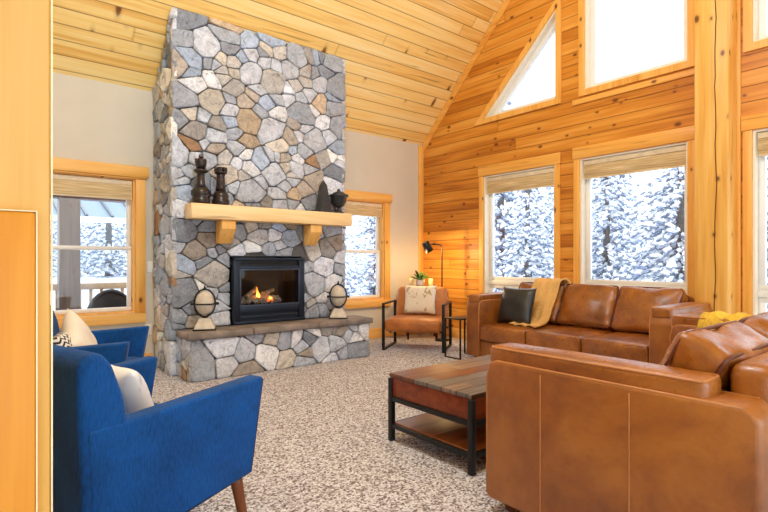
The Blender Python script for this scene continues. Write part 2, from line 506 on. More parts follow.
# gable wall (pine)
gpts = [(D, 0), (D, EAVE), (YR, ZR), (YE, EAVE), (YE, 0)]
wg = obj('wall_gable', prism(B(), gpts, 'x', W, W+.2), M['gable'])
GA = (3.49, 4.605, .30, 2.32); GB = (2.0, 3.16, .30, 2.34); GR = (.30, 1.46, .30, 2.34)
TR = [(4.605, 3.125), (3.471, 3.125), (3.471, 4.241)]
TT = [(3.10, 3.14), (2.0, 3.14), (2.0, 5.72), (3.10, 4.60)]
TTR = [(2*YR-a, b) for a, b in TT]
cs = [tmpobj(box(B(), W-.5, W+.5, a, b, c, d)) for a, b, c, d in (GA, GB, GR)]
cs += [tmpobj(prism(B(), p, 'x', W-.5, W+.5)) for p in (TR, TT, TTR)]
cut(wg, cs)
tag(wg, 'knotty pine plank gable wall with tall windows', 'wall', kind='structure')

tag(obj('wall_back', box(B(), XB-.2, XB, YE-.2, D+.2, 0, ZR), M['drywall']), 'plain plaster wall behind the camera', 'wall', kind='structure')

def slope(name, y0, y1, t=.12):
    z0, z1 = ceil_z(y0), ceil_z(y1)
    return obj(name, prism(B(), [(y0, z0), (y1, z1), (y1, z1+t*1.4), (y0, z0+t*1.4)], 'x', XB, W+.2), M['ceil'])
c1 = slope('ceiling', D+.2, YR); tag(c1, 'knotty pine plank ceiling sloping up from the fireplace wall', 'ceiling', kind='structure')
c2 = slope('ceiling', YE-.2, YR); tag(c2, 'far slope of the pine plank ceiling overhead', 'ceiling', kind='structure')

def struct(name, bm, m, label, cat):
    return tag(obj(name, bm, m), label, cat, kind='structure')
struct('baseboard_left', box(B(), XB, 1.50, D-.02, D, 0, .145, .003), M['trim_h'], 'pine baseboard under the left window', 'baseboard')
struct('baseboard_right', box(B(), 3.70, W-.03, D-.02, D, 0, .145, .003), M['trim_h'], 'pine baseboard between the hearth and the corner', 'baseboard')
struct('baseboard_gable', box(B(), W-.02, W, YE, D-.03, 0, .145, .003), M['trim_y'], 'pine baseboard along the gable wall', 'baseboard')
struct('trim_1', box(B(), W-.10, W-.002, D-.025, D-.001, .15, EAVE-.02, .003), M['trim_vx'], 'vertical pine corner board between plaster and planks', 'trim')
# rake board along ceiling / gable joint
rb = prism(B(), [(D-.03, EAVE+.02), (YR, ZR-.02), (YR, ZR-.16), (D-.03, EAVE-.12)], 'x', W-.022, W-.001)
struct('trim_2', rb, M['trim_y'], 'sloping pine rake board under the ceiling on the gable', 'trim')
# horizontal boards between lower and upper windows
struct('trim_3', box(B(), W-.022, W-.001, 1.925, 3.25, 2.985, 3.045, .003), M['trim_y'], 'narrow pine band under the tall upper window', 'trim')
struct('trim_4', box(B(), W-.026, W-.001, 1.55, 1.60, .15, 5.0, .003), M['trim_v'], 'vertical pine board right of the timber post', 'trim')

# timber post under the ridge
pb = B(); box(pb, W-.25, W-.002, 1.58, 1.86, 0, ZR-.35, .012)
po = obj('timber_post', pb, M['post']); tag(po, 'massive knotty pine timber post between the tall windows', 'post', kind='structure')
ck = B(); random.seed(4)
z = .5; y = 1.70; pts = []
while z < 4.6:
    pts.append((W-.2505, y, z)); z += .09; y += random.uniform(-.006, .0052)
tube(ck, pts, .0045, 5)
obj('drying_crack', ck, plain('dark_wood_crack', lin(92, 44, 16), .9), po)

# ------------------------------------------------------------------ windows
def frame_rect(bm, ax, p0, p1, a0, a1, z0, z1, w):
    """rect ring of bars: ax is the thickness axis"""
    def bx(u0, u1, v0, v1):
        if ax == 'x': box(bm, p0, p1, u0, u1, v0, v1, .004, 1)
        else: box(bm, u0, u1, p0, p1, v0, v1, .004, 1)
    bx(a0, a1, z0, z0+w); bx(a0, a1, z1-w, z1); bx(a0, a0+w, z0+w, z1-w); bx(a1-w, a1, z0+w, z1-w)
    return bm

def window_plaster(n, rect, label):
    a0, a1, z0, z1 = rect; cx = (a0+a1)/2
    w = thing('window_%d' % n, label, 'window', (cx, D, 0), kind='structure'); h = (a1-a0)/2
    P = lambda nm, bm, m: obj(nm, bm, m, w)
    cw = .10
    P('header', box(B(), -h-cw-.03, h+cw+.03, -.045, -.002, z1+.005, z1+.125, .004), M['trim_h'])
    P('crown_strip', box(B(), -h-cw, h+cw, -.03, -.002, z1-.01, z1+.004, .002), M['trim_h'])
    for s in (-1, 1):
        P('casing', box(B(), *sorted((s*h, s*(h+cw))), -.026, -.002, z0-.002, z1-.012, .004), M['trim_vx'])
    P('sill', box(B(), -h-cw, h+cw, -.045, -.002, z0-.105, z0-.004, .004), M['trim_h'])
    jb = B()
    box(jb, -h, -h+.02, 0, .1, z0, z1); box(jb, h-.02, h, 0, .1, z0, z1); box(jb, -h+.02, h-.02, 0, .1, z0, z0+.02); box(jb, -h+.02, h-.02, 0, .1, z1-.02, z1)
    P('jamb', jb, M['trim_vx'])
    zm = 1.275
    u = P('upper_sash', frame_rect(B(), 'y', .10, .14, -h+.02, h-.02, zm-.02, z1-.02, .04), M['vinyl'])
    l = P('lower_sash', frame_rect(B(), 'y', .06, .10, -h+.02, h-.02, z0+.02, zm+.02, .042), M['vinyl'])
    obj('pane', box(B(), -h+.06, h-.06, .118, .122, zm, z1-.06), M['glass'], u)
    obj('pane', box(B(), -h+.06, h-.06, .078, .082, z0+.062, zm), M['glass'], l)
    return w
window_plaster(1, WIN1, 'double-hung window with pine casing left of the fireplace')
window_plaster(2, WIN2, 'double-hung window with pine casing right of the fireplace')

def window_gable(n, rect, label, rail=.84):
    a0, a1, z0, z1 = rect; cy = (a0+a1)/2; h = (a1-a0)/2
    w = thing('window_%d' % n, label, 'window', (W, cy, 0), kind='structure')
    P = lambda nm, bm, m: obj(nm, bm, m, w)
    cw = .075
    P('header', box(B(), -.03, -.001, -h-cw-.01, h+cw+.01, z1+.002, z1+.14, .004), M['trim_y'])
    for s in (-1, 1):
        P('casing', box(B(), -.024, -.001, *sorted((s*h, s*(h+cw))), z0-.002, z1, .004), M['trim_v'])
    P('sill', box(B(), -.03, -.001, -h-cw, h+cw, z0-.09, z0-.004, .004), M['trim_y'])
    jb = B()
    box(jb, 0, .1, -h, -h+.02, z0, z1); box(jb, 0, .1, h-.02, h, z0, z1); box(jb, 0, .1, -h+.02, h-.02, z0, z0+.02); box(jb, 0, .1, -h+.02, h-.02, z1-.02, z1)
    P('jamb', jb, M['jamb'])
    u = P('fixed_sash', frame_rect(B(), 'x', .09, .15, -h+.02, h-.02, rail+.03, z1-.02, .05), M['vinyl'])
    l = P('awning_sash', frame_rect(B(), 'x', .09, .15, -h+.02, h-.02, z0+.02, rail-.03, .05), M['vinyl'])
    P('transom_rail', box(B(), .07, .16, -h+.02, h-.02, rail-.03, rail+.03, .003), M['vinyl'])
    obj('pane', box(B(), .118, .122, -h+.05, h-.05, rail+.05, z1-.05), M['glass'], u)
    obj('pane', box(B(), .118, .122, -h+.05, h-.05, z0+.05, rail-.05), M['glass'], l)
    return w
window_gable(3, GA, 'pine-cased window behind the left end of the far sofa')
window_gable(4, GB, 'pine-cased window left of the timber post')
window_gable(5, GR, 'window partly in view right of the timber post')

def inset(poly, d):
    n = len(poly); c = Vector((sum(p[0] for p in poly)/n, sum(p[1] for p in poly)/n)); out = []
    lines = []
    for i in range(n):
        a = Vector(poly[i]); b = Vector(poly[(i+1) % n]); t = (b-a).normalized(); nn = Vector((-t.y, t.x))
        if nn.dot(c-a) < 0: nn = -nn
        lines.append((a+nn*d, t))
    for i in range(n):
        (p, t), (q, s) = lines[i-1], lines[i]
        k = (q-p).cross(s)/t.cross(s) if hasattr(Vector((0, 0)), 'cross') else 0
        out.append(tuple(p+t*k))
    return out
def ring(bm, outer, inner, x0, x1):
    n = len(outer)
    for i in range(n):
        j = (i+1) % n
        prism(bm, [outer[i], outer[j], inner[j], inner[i]], 'x', x0, x1)
    return bm
def window_poly(n, poly, label, cw=.07):
    w = thing('window_%d' % n, label, 'window', (W, 0, 0), kind='structure')
    out = inset(poly, -cw)
    obj('casing', ring(B(), out, poly, -.024, -.001), M['trim_v'], w)
    obj('jamb', ring(B(), poly, inset(poly, .02), 0, .09), M['jamb'], w)
    f = obj('frame', ring(B(), inset(poly, .02), inset(poly, .075), .09, .15), M['vinyl'], w)
    obj('pane', prism(B(), inset(poly, .07), 'x', .118, .122), M['glass'], f)
window_poly(6, TR, 'triangular window under the slope of the ceiling')
window_poly(7, TT, 'tall upper window left of the timber post')
window_poly(8, TTR, 'tall upper window right of the timber post')

# blinds
def blind(label, loc, width, axis, z0, z1, drop):
    b = thing('woven_blind', label, 'blind', loc, 0 if axis == 'x' else R(90), 'woven blinds pulled up at window tops')
    h = width/2
    obj('valance', box(B(), -h, h, -.012, .012, z1-.05, z1, .003), M['blind_slat'], b)
    s = B()
    for k in range(3): box(s, -h, h, -.016+k*.004, -.008+k*.006, z0+.02*k, z1-.052, .003)
    obj('woven_slats', s, M['blind'], b)
    obj('bottom_rail', box(B(), -h, h, -.018, .012, z0-.012, z0, .003), M['blind_slat'], b)
    return b
blind('woven blind rolled up at the top of the window left of the fireplace', ((WIN1[0]+WIN1[1])/2, D+.03, 0), 1.64, 'x', 1.80, 1.995, .2)
blind('woven blind rolled up in the small window right of the fireplace', ((WIN2[0]+WIN2[1])/2, D+.03, 0), .93, 'x', 1.80, 1.985, .2)
blind('woven blind rolled up in the window nearest the lounge chair', (W+.035, (GA[0]+GA[1])/2, 0), 1.06, 'y', 2.08, 2.29, .2)
blind('woven blind rolled up in the window beside the timber post', (W+.035, (GB[0]+GB[1])/2, 0), 1.10, 'y', 2.11, 2.31, .2)
blind('woven blind at the right edge beyond the timber post', (W+.035, (GR[0]+GR[1])/2, 0), 1.10, 'y', 2.11, 2.31, .2)

# ------------------------------------------------------------------ stonework
PAL = [((170, 174, 181), 5), ((190, 195, 202), 6), ((212, 215, 221), 6), ((234, 234, 235), 5), ((150, 155, 163), 3.4), ((194, 189, 181), 4.2),
       ((214, 204, 188), 2.4), ((180, 168, 154), 2.4), ((160, 154, 147), 1.6), ((200, 178, 150), 1.1), ((170, 134, 102), .4), ((180, 193, 210), 3.2)]
def pick(rg):
    t = rg.random()*sum(w for _, w in PAL)
    for c, w in PAL:
        t -= w
        if t <= 0: break
    k = rg.uniform(.9, 1.1)
    return [min(250, c[0]*k*.985), min(250, c[1]*k), min(250, c[2]*k*1.03)]

def clip(poly, n, d):
    """keep the side n.p <= d"""
    out = []
    for i in range(len(poly)):
        a, b = poly[i-1], poly[i]
        da, db = n[0]*a[0]+n[1]*a[1]-d, n[0]*b[0]+n[1]*b[1]-d
        if (da <= 0) != (db <= 0):
            t = da/(da-db); out.append((a[0]+(b[0]-a[0])*t, a[1]+(b[1]-a[1])*t))
        if db <= 0: out.append(b)
    return out

def stones(bm, cl, w, h, to3, seed, size=.2, extra=(), hole=None, depth=.03, gap=.0045, asp=1.2):
    """fieldstones over the rectangle [0,w]x[0,h]; to3(u,v,d) maps to space"""
    rg = random.Random(seed); pts = []
    tries = 0; rmin = size*.6
    while tries < 9000 and len(pts) < w*h/(size*size*.62):
        tries += 1
        p = (rg.uniform(.02, w-.02), rg.uniform(.02, h-.02)); s = rg.choice((.4, .6, .85, 1.1, 1.6))*rg.uniform(.9, 1.1)
        if all(((p[0]-q[0])/asp)**2+(p[1]-q[1])**2 > (rmin*(s+q[2])/2)**2 for q in pts): pts.append((p[0], p[1], s))
    for i, p in enumerate(pts):
        if hole and hole[0] < p[0] < hole[1] and hole[2] < p[1] < hole[3]: continue
        poly = [(.002, .002), (w-.002, .002), (w-.002, h-.002), (.002, h-.002)]
        for k, q in enumerate(pts):
            if k == i: continue
            dx, dy = q[0]-p[0], (q[1]-p[1])
            if abs(dx) > 1 or abs(dy) > 1: continue
            nx, ny = dx/asp/asp, dy; L = math.hypot(nx, ny)
            mid = ((p[0]+q[0])/2, (p[1]+q[1])/2); wt = (p[2]-q[2])*.035
            nn = (nx/L, ny/L)
            poly = clip(poly, nn, nn[0]*mid[0]+nn[1]*mid[1]+wt-gap)
            if len(poly) < 3: break
        for (nn, d) in extra: poly = clip(poly, nn, d)
        if hole and len(poly) >= 3:
            u0, u1, v0, v1 = hole
            xs = [a for a, _ in poly]; ys = [b for _, b in poly]
            if max(xs) > u0 and min(xs) < u1 and max(ys) > v0 and min(ys) < v1:
                opts = [(u0-p[0], (1, 0), u0-.004), (p[0]-u1, (-1, 0), -u1-.004), (v0-p[1], (0, 1), v0-.004), (p[1]-v1, (0, -1), -v1-.004)]
                _, nn, d = max(opts); poly = clip(poly, nn, d)
        if len(poly) < 3: continue
        ar = .5*abs(sum(poly[k-1][0]*poly[k][1]-poly[k][0]*poly[k-1][1] for k in range(len(poly))))
        if ar < .0016: continue
        for _ in range(1):                              # ease the corners
            q = []
            for k in range(len(poly)):
                a, b = poly[k], poly[(k+1) % len(poly)]; c = .10
                q.append((a[0]+(b[0]-a[0])*c, a[1]+(b[1]-a[1])*c)); q.append((a[0]+(b[0]-a[0])*(1-c), a[1]+(b[1]-a[1])*(1-c)))
            poly = q
        dense = []
        for k in range(len(poly)):
            a, b = poly[k], poly[(k+1) % len(poly)]; m = max(1, int(math.hypot(b[0]-a[0], b[1]-a[1])/.03))
            for t in range(m): dense.append((a[0]+(b[0]-a[0])*t/m, a[1]+(b[1]-a[1])*t/m))
        poly = dense; n = len(poly)
        cx = sum(a for a, _ in poly)/n; cy = sum(b for _, b in poly)/n
        dp = depth*rg.uniform(.75, 1.3); tx, ty = rg.uniform(-.12, .12), rg.uniform(-.12, .12); ns = rg.uniform(0, 99)
        col = pick(rg); rings = []
        for sc, dd in ((1.0, -.6), (1.0, .6), (.985, .85), (.95, .96), (.72, 1.0), (.48, 1.0), (.24, 1.0)):
            rr = []
            for a, b in poly:
                j = 1+.06*mnoise.fractal(Vector((a*16, b*16, ns)), 1, 2, 3) if sc > .9 else 1
                u, v = cx+(a-cx)*sc*j, cy+(b-cy)*sc*j
                u = min(w, max(0, u)); v = min(h, max(0, v))
                z = dp*dd+((u-cx)*tx+(v-cy)*ty if dd > .5 else 0)+(.013*mnoise.fractal(Vector((u*11, v*11, ns)), 1, 2, 4) if dd > .3 else 0)
                rr.append(bm.verts.new(to3(u, v, z)))
            rings.append(rr)
        cv = bm.verts.new(to3(cx, cy, dp*1.0+.01*mnoise.fractal(Vector((cx*9, cy*9, ns)), 1, 2, 4)))
        fs = []
        for ra, rb_ in zip(rings, rings[1:]):
            for k in range(n): fs.append(bm.faces.new([ra[k], ra[(k+1) % n], rb_[(k+1) % n], rb_[k]]))
        for k in range(n): fs.append(bm.faces.new([rings[-1][k], rings[-1][(k+1) % n], cv]))
        L4 = lin(*col)
        for f in fs:
            f.smooth = True
            for lp in f.loops: lp[cl] = L4
    return bm

CX0, CX1, CY0 = 1.52, 3.59, 5.18
ZT = ceil_z(CY0)
FIRE = (2.115, 2.982, .465, 1.19)
fp = thing('stone_fireplace', 'grey fieldstone chimney and raised hearth rising to the pine ceiling', 'fireplace', (2.6, D, 0), kind='thing')
OFF = Vector((2.6, D, 0))
def stonepart(name, jobs, parent):
    bm = B(); cl = bm.loops.layers.float_color.new('stone_col')
    for j in jobs: stones(bm, cl, *j[0], **j[1])
    bmesh.ops.recalc_face_normals(bm, faces=bm.faces)
    return obj(name, bm, M['stone'], parent)
q = .035
def F_front(u, v, d): return Vector((CX0+u, CY0-d+.028, .46+v))-OFF
def F_left(u, v, d): return Vector((CX0-d+.028, CY0+u, v))-OFF
def F_right(u, v, d): return Vector((CX1+d-.028, CY0+u, v))-OFF
dS = D-CY0
slc = ((1.04/math.hypot(1, 1.04), 1/math.hypot(1, 1.04)), (ZT-.02)/math.hypot(1, 1.04))
hole = (FIRE[0]-CX0, FIRE[1]-CX0, -1, FIRE[3]-.46)
stonepart('chimney_stones', [((CX1-CX0+.0, ZT-.46-.02, F_front, 11), dict(hole=hole, size=.215)),
                             ((dS-.01, ZT, F_left, 5), dict(extra=(slc,), size=.2)),
                             ((dS-.01, ZT, F_right, 6), dict(extra=(slc,), size=.22))], fp)
mb = B(); e = .034
def PB(x0, x1, y0, y1, z0, z1): box(mb, x0-OFF.x, x1-OFF.x, y0-OFF.y, y1-OFF.y, z0, z1)
PB(CX0+e, FIRE[0]-.01, CY0+e, D-.001, 0, ZT-.69); PB(FIRE[1]+.01, CX1-e, CY0+e, D-.001, 0, ZT-.69)
PB(FIRE[0]-.01, FIRE[1]+.01, CY0+e, D-.001, FIRE[3], ZT-.69); PB(FIRE[0]-.01, FIRE[1]+.01, CY0+e, D-.001, 0, .46)
prism(mb, [(CY0+e-OFF.y, ZT-.69), (D-.001-OFF.y, ZT-.69), (CY0+e-OFF.y, ZT-.012)], 'x', CX0+e-OFF.x, CX1-e-OFF.x)
obj('mortar_core', mb, M['mortar'], fp)
HX0, HX1, HY0 = 1.575, 3.67, 4.81
def H_front(u, v, d): return Vector((HX0+u, HY0-d+.02, v))-OFF
def H_left(u, v, d): return Vector((HX0-d+.02, HY0+u, v))-OFF
def H_right(u, v, d): return Vector((HX1+d-.02, HY0+u, v))-OFF
stonepart('hearth_stones', [((HX1-HX0, .395, H_front, 21), dict(size=.225, depth=.03)),
                            ((CY0-HY0+.0, .395, H_left, 22), dict(size=.19, depth=.03)),
                            ((D-HY0-.01, .395, H_right, 23), dict(size=.2, depth=.03))], fp)
hb = B(); box(hb, HX0+e-OFF.x, HX1-e-OFF.x, HY0+e-OFF.y, CY0-OFF.y, 0, .398)
obj('hearth_core', hb, M['mortar'], fp)
def ragged(x0, x1, y0, y1, seed):
    rg = random.Random(seed); P = []
    def run(ax, ay, bx, by, jit):
        L = math.hypot(bx-ax, by-ay); m = int(L/.06)
        for k in range(m):
            t = k/m; j = rg.uniform(-1, 1)*jit
            P.append((ax+(bx-ax)*t+(j if ax == bx else 0), ay+(by-ay)*t+(j if ay == by else 0)))
    run(x0, y0, x1, y0, .008); run(x1, y0, x1, y1, .003); run(x1, y1, x0, y1, 0); run(x0, y1, x0, y0, .003)
    return P
xs = [HX0-.04, 2.19, 2.95, HX1+.04]
for k in range(3):
    poly = ragged(xs[k]+.004-OFF.x, xs[k+1]-.004-OFF.x, HY0-.05-OFF.y, CY0-.05-OFF.y, 50+k)
    obj('hearth_slab', prism(B(), poly, 'z', .4, .462, .006, 1), M['slab'], fp)

# ------------------------------------------------------------------ fireplace insert
fi = thing('fireplace_insert', 'black steel gas fireplace insert with glass front and burning logs', 'fireplace insert', (2.548, 5.13, .463))
bw, bh = .425, .712
P = lambda nm, bm, m, par=fi, **k: obj(nm, bm, m, par, **k)
fb = B()
box(fb, -bw, -bw+.075, -.02, .05, .03, bh, .006); box(fb, bw-.075, bw, -.02, .05, .03, bh, .006)
box(fb, -bw, bw, -.03, .05, bh-.03, bh, .006); box(fb, -bw+.07, bw-.07, -.015, .05, bh-.13, bh-.085, .006)
box(fb, -bw+.07, bw-.07, -.015, .05, .11, .195, .006)
box(fb, -bw, bw, -.035, .05, 0, .035, .006)
P('surround', fb, M['navyblack'])
P('top_louver', box(box(B(), -bw+.075, bw-.075, .012, .05, bh-.084, bh-.031), -bw+.075, bw-.075, .002, .014, bh-.062, bh-.048, .003), M['black'])
P('bottom_louver', box(box(B(), -bw+.075, bw-.075, .005, .05, .036, .109), -bw+.075, bw-.075, -.012, .006, .06, .085, .004), M['navyblack'])
P('glass_trim', frame_rect(B(), 'y', -.024, -.016, -bw+.065, bw-.065, .19, bh-.122, .016), plain('graphite_trim', lin(70, 80, 96), .35, .6))
P('glass_door', box(B(), -bw+.075, bw-.075, .01, .014, .197, bh-.13), glass('fire_glass', (.9, .9, .9, 1), .6, .3))
ib = B()
box(ib, -bw+.02, bw-.02, .42, .43, .13, bh-.08); box(ib, -bw+.02, -bw+.03, .055, .42, .13, bh-.08); box(ib, bw-.03, bw-.02, .055, .42, .13, bh-.08)
box(ib, -bw+.02, bw-.02, .055, .42, .13, .16); box(ib, -bw+.02, bw-.02, .055, .42, bh-.09, bh-.08)
P('firebox', ib, M['firebox'])
eb = B(); rg = random.Random(3)
for _ in range(150):
    s = rg.uniform(.010, .026); t = B(); bmesh.ops.create_icosphere(t, subdivisions=1, radius=s)
    for v in t.verts: v.co *= rg.uniform(.75, 1.2)
    merge(eb, t, T(rg.uniform(-.28, .2), rg.uniform(.1, .3), .2+s*.6+rg.uniform(0, .025)))
P('ember_bed', eb, M['ember'])
def logm(p, qv, r, seed):
    p, qv = Vector(p), Vector(qv); b = B(); rg = random.Random(seed)
    pts = [p.lerp(qv, k/7)+Vector((0, rg.uniform(-.005, .005), rg.uniform(-.005, .005))) for k in range(8)]
    tube(b, pts, r, 10, r1=r*.8)
    for v in b.verts: v.co += Vector((1, 1, 1))*.008*mnoise.noise(v.co*30)
    return b
for k, (a, b, r) in enumerate([((-.25, .2, .245), (.06, .25, .27), .036), ((-.02, .24, .26), (.2, .18, .25), .038), ((-.22, .14, .27), (-.05, .26, .36), .03), ((.0, .2, .295), (.17, .26, .34), .028)]):
    P('log', logm(a, b, r, k), M['log'])
def flameb(x, y, z, h, r, seed):
    b = B(); prof = [(r*.35, 0), (r, h*.2), (r*.9, h*.4), (r*.5, h*.7), (r*.08, h)]
    lathe(b, prof, 8)
    for v in b.verts: v.co += Vector((.35*r*math.sin(v.co.z*40+seed), 0, 0))
    return b
for k, (x, y, z, h, r) in enumerate([(-.075, .17, .27, .12, .017), (-.05, .18, .26, .07, .013), (.07, .15, .23, .05, .018), (.1, .16, .23, .04, .015)]):
    P('flame', flameb(x, y, z, h, r, k), M['flame'], loc=(x, y, z))
gb = B()
for x, y in ((.04, .13), (.08, .12), (.11, .14), (.06, .15)):
    t = B(); bmesh.ops.create_icosphere(t, subdivisions=1, radius=.018); merge(gb, t, T(x, y, .232))
P('glowing_coals', gb, M['glow'])

# ------------------------------------------------------------------ mantel
mt = thing('mantel_shelf', 'thick blond pine mantel beam across the stone chimney', 'mantel', (2.56, 5.13, 1.555))
obj('beam', box(B(), -.935, .96, -.20, -.003, 0, .148, .008), M['mantel'], mt)
for x in (2.01-2.56, 3.04-2.56):
    obj('corbel', prism(B(), [(-.17, -.002), (-.003, -.002), (-.003, -.235), (-.05, -.235), (-.17, -.09)], 'x', x-.075, x+.075, .005), M['corbel'], mt)

# chess pieces and ornaments
def place(name, label, cat, loc, **k): return thing(name, label, cat, loc, **k)
MZ = 1.555+.149
qn = place('chess_queen', 'tall dark wooden chess queen at the left end of the mantel', 'ornament', (1.752, 5.035, MZ))
obj('base', lathe(B(), [(.085, 0), (.09, .02), (.09, .05), (.078, .065), (.095, .09), (.095, .13), (.07, .155), (.06, .17)]), M['chess'], qn)
obj('stem', lathe(B(), [(.058, .165), (.042, .2), (.036, .27), (.036, .305), (.05, .31), (.068, .322), (.068, .338), (.04, .348)]), M['chess'], qn)
cr = B(); lathe(cr, [(.036, .345), (.05, .38), (.058, .42), (.054, .435), (.03, .445), (.02, .455)])
for k in range(8):
    a = k*math.pi/4; t = B(); bmesh.ops.create_uvsphere(t, u_segments=8, v_segments=6, radius=.013); merge(cr, t, T(.047*math.cos(a), .047*math.sin(a), .438))
t = B(); bmesh.ops.create_uvsphere(t, u_segments=12, v_segments=8, radius=.022); merge(cr, t, T(0, 0, .475))
obj('crown', cr, M['chess'], qn)
rk = place('chess_rook', 'shorter dark wooden chess rook beside the queen on the mantel', 'ornament', (1.953, 5.035, MZ))
obj('base', lathe(B(), [(.08, 0), (.086, .02), (.086, .055), (.074, .065), (.08, .09), (.07, .125), (.055, .14)]), M['chess'], rk)
obj('stem', lathe(B(), [(.055, .135), (.045, .2), (.04, .3), (.045, .318)]), M['chess'], rk)
tw = B(); lathe(tw, [(.045, .315), (.062, .325), (.062, .345)])
for k in range(6):
    a = R(60*k); t = B(); box(t, .036, .062, -.022, .022, .344, .385, .003); merge(tw, t, Matrix.Rotation(a, 4, 'Z'))
lathe(tw, [(.045, .344), (.045, .36)])
obj('battlement', tw, M['chess'], rk)
ob = place('obelisk', 'dark grey pointed obelisk near the right end of the mantel', 'ornament', (3.178, 5.035, MZ))
t = B()
lo = [t.verts.new(p) for p in ((-.068, -.068, .035), (.068, -.068, .035), (.068, .068, .035), (-.068, .068, .035))]
mi = [t.verts.new(p) for p in ((-.032, -.032, .32), (.032, -.032, .32), (.032, .032, .32), (-.032, .032, .32))]
ap = t.verts.new((0, 0, .385))
for k in range(4):
    t.faces.new([lo[k], lo[(k+1) % 4], mi[(k+1) % 4], mi[k]]); t.faces.new([mi[k], mi[(k+1) % 4], ap])
t.faces.new(lo[::-1])
obj('shaft', t, M['charcoal'], ob)
obj('plinth', box(B(), -.085, .085, -.085, .085, 0, .034, .006), M['charcoal'], ob)
un = place('footed_urn', 'black footed urn with a flared bowl at the right end of the mantel', 'ornament', (3.395, 5.035, MZ))
obj('foot', lathe(B(), [(.065, 0), (.068, .012), (.034, .03), (.022, .055), (.03, .075)]), M['charcoal'], un)
obj('bowl', lathe(B(), [(.03, .074), (.07, .095), (.092, .14), (.097, .19), (.118, .205), (.118, .225), (.09, .225), (.08, .2)], cap=True), M['charcoal'], un)
obj('lid', lathe(B(), [(.086, .226), (.07, .25), (.03, .265), (.018, .272), (.022, .285), (.004, .3)]), M['charcoal'], un)

def orb(loc, label, rz):
    o = place('stone_orb_finial', label, 'ornament', loc, rz=rz, group='banded stone orbs on the hearth')
    b = B(); lo = [b.verts.new((x*.1, y*.1, .012)) for x, y in ((-1, -1), (1, -1), (1, 1), (-1, 1))]; hi = [b.verts.new((x*.052, y*.052, .115)) for x, y in ((-1, -1), (1, -1), (1, 1), (-1, 1))]
    b.faces.new(lo[::-1]); b.faces.new(hi)
    for k in range(4): b.faces.new([lo[k], lo[(k+1) % 4], hi[(k+1) % 4], hi[k]])
    bmesh.ops.bevel(b, geom=b.edges[:], offset=.006, segments=2, affect='EDGES')
    obj('pedestal', b, M['marble'], o)
    obj('plinth', box(B(), -.108, .108, -.108, .108, 0, .013, .003), M['black'], o)
    s = B(); bmesh.ops.create_uvsphere(s, u_segments=28, v_segments=18, radius=1)
    for v in s.verts: v.co = Vector((v.co.x*.088, v.co.y*.088, v.co.z*.118+.262))
    for f in s.faces: f.smooth = True
    obj('orb', s, M['marble'], o)
    r = B()
    hoop = [(.099*math.cos(R(a)), 0, .262+.135*math.sin(R(a))) for a in range(0, 360, 10)]
    tube(r, hoop, .009, 6, True)
    obj('vertical_band', r, M['black'], o)
    r = B(); tube(r, [(.105*math.cos(R(a)), .105*math.sin(R(a)), .255) for a in range(0, 360, 12)], .008, 6, True)
    for sx in (-1, 1): lathe(r, [(.013, -.015), (.013, .015)], 8, mat=T(sx*.118, 0, .255) @ RY(90))
    obj('horizontal_band', r, M['black'], o)
    obj('finial', lathe(B(), [(.014, .39), (.02, .4), (.012, .412), (.004, .44)], 10), M['black'], o)
    obj('neck', lathe(B(), [(.03, .114), (.018, .125), (.02, .135)], 10), M['black'], o)
    return o
o1 = orb((1.775, 4.99, .4635), 'banded stone orb on pedestal at the left end of the hearth', R(-22))
dup(o1, (3.352, 4.98, .4635), R(-34), 'banded stone orb on pedestal at the right end of the hearth')

# ------------------------------------------------------------------ wall fittings
s = thing('light_switch', 'white rocker switch on plaster between left window and chimney', 'light switch', (1.495, D-.001, 1.075))
obj('plate', box(B(), -.036, .036, -.008, 0, -.06, .06, .003), M['plastic'], s); obj('rocker', box(B(), -.016, .016, -.012, -.0085, -.034, .034, .002), M['plastic'], s)
s = thing('wall_outlet', 'white outlet low on the plaster left of the chimney', 'outlet', (1.466, D-.001, .40))
obj('plate', box(B(), -.036, .036, -.008, 0, -.06, .06, .003), M['plastic'], s)
for z in (-.024, .024): obj('socket', box(B(), -.014, .014, -.012, -.0085, z-.014, z+.014, .002), M['plastic'], s)

# ------------------------------------------------------------------ blue armchairs
def armchair(loc, rz, label):
    c = thing('blue_armchair', label, 'armchair', loc, rz, 'blue upholstered armchairs')
    P = lambda nm, bm, m=M['blue'], par=c: obj(nm, bm, m, par)
    hw = .42
    for s in (-1, 1):
        y0, y1 = sorted((s*hw, s*(hw-.085)))
        a = P('arm', prism(B(), [(.335, .665), (.27, .285), (-.33, .205), (-.355, .21), (-.372, .63), (-.2, .632)], 'y', y0, y1, .014, 3))
        pb = B(); yy = s*(hw-.004)
        tube(pb, [(.33, yy, .655), (.268, yy, .29), (-.29, yy, .209)], .0035, 5)
        obj('piping', pb, M['piping_blue'], a)
    # back: wedge with rounded top
    bk = B(); prof = [(-.20, .30), (-.225, .55), (-.255, .72), (-.29, .82), (-.325, .862), (-.37, .862), (-.398, .83), (-.392, .6), (-.372, .222), (-.26, .215)]
    prism(bk, prof, 'y', -hw+.005, hw-.005, .02, 3)
    P('back', bk)
    P('seat_base', box(B(), -.25, .27, -hw+.088, hw-.088, .235, .33, .012))
    P('seat_cushion', softbox(B(), .5, 2*hw-.18, .13, .04, .012, 12, mat=T(.045, 0, .398)))
    for sx, sy in ((1, 1), (1, -1), (-1, 1), (-1, -1)):
        b = B(); top = Vector((.225 if sx > 0 else -.27, sy*(hw-.055), .30 if sx > 0 else .235)); bot = top+Vector((sx*.05, sy*.02, -top.z)); 
        tube(b, [top.lerp(bot, k/4) for k in range(5)], .027, 12, r1=.015)
        P('leg', b, M['walnut'])
    return c
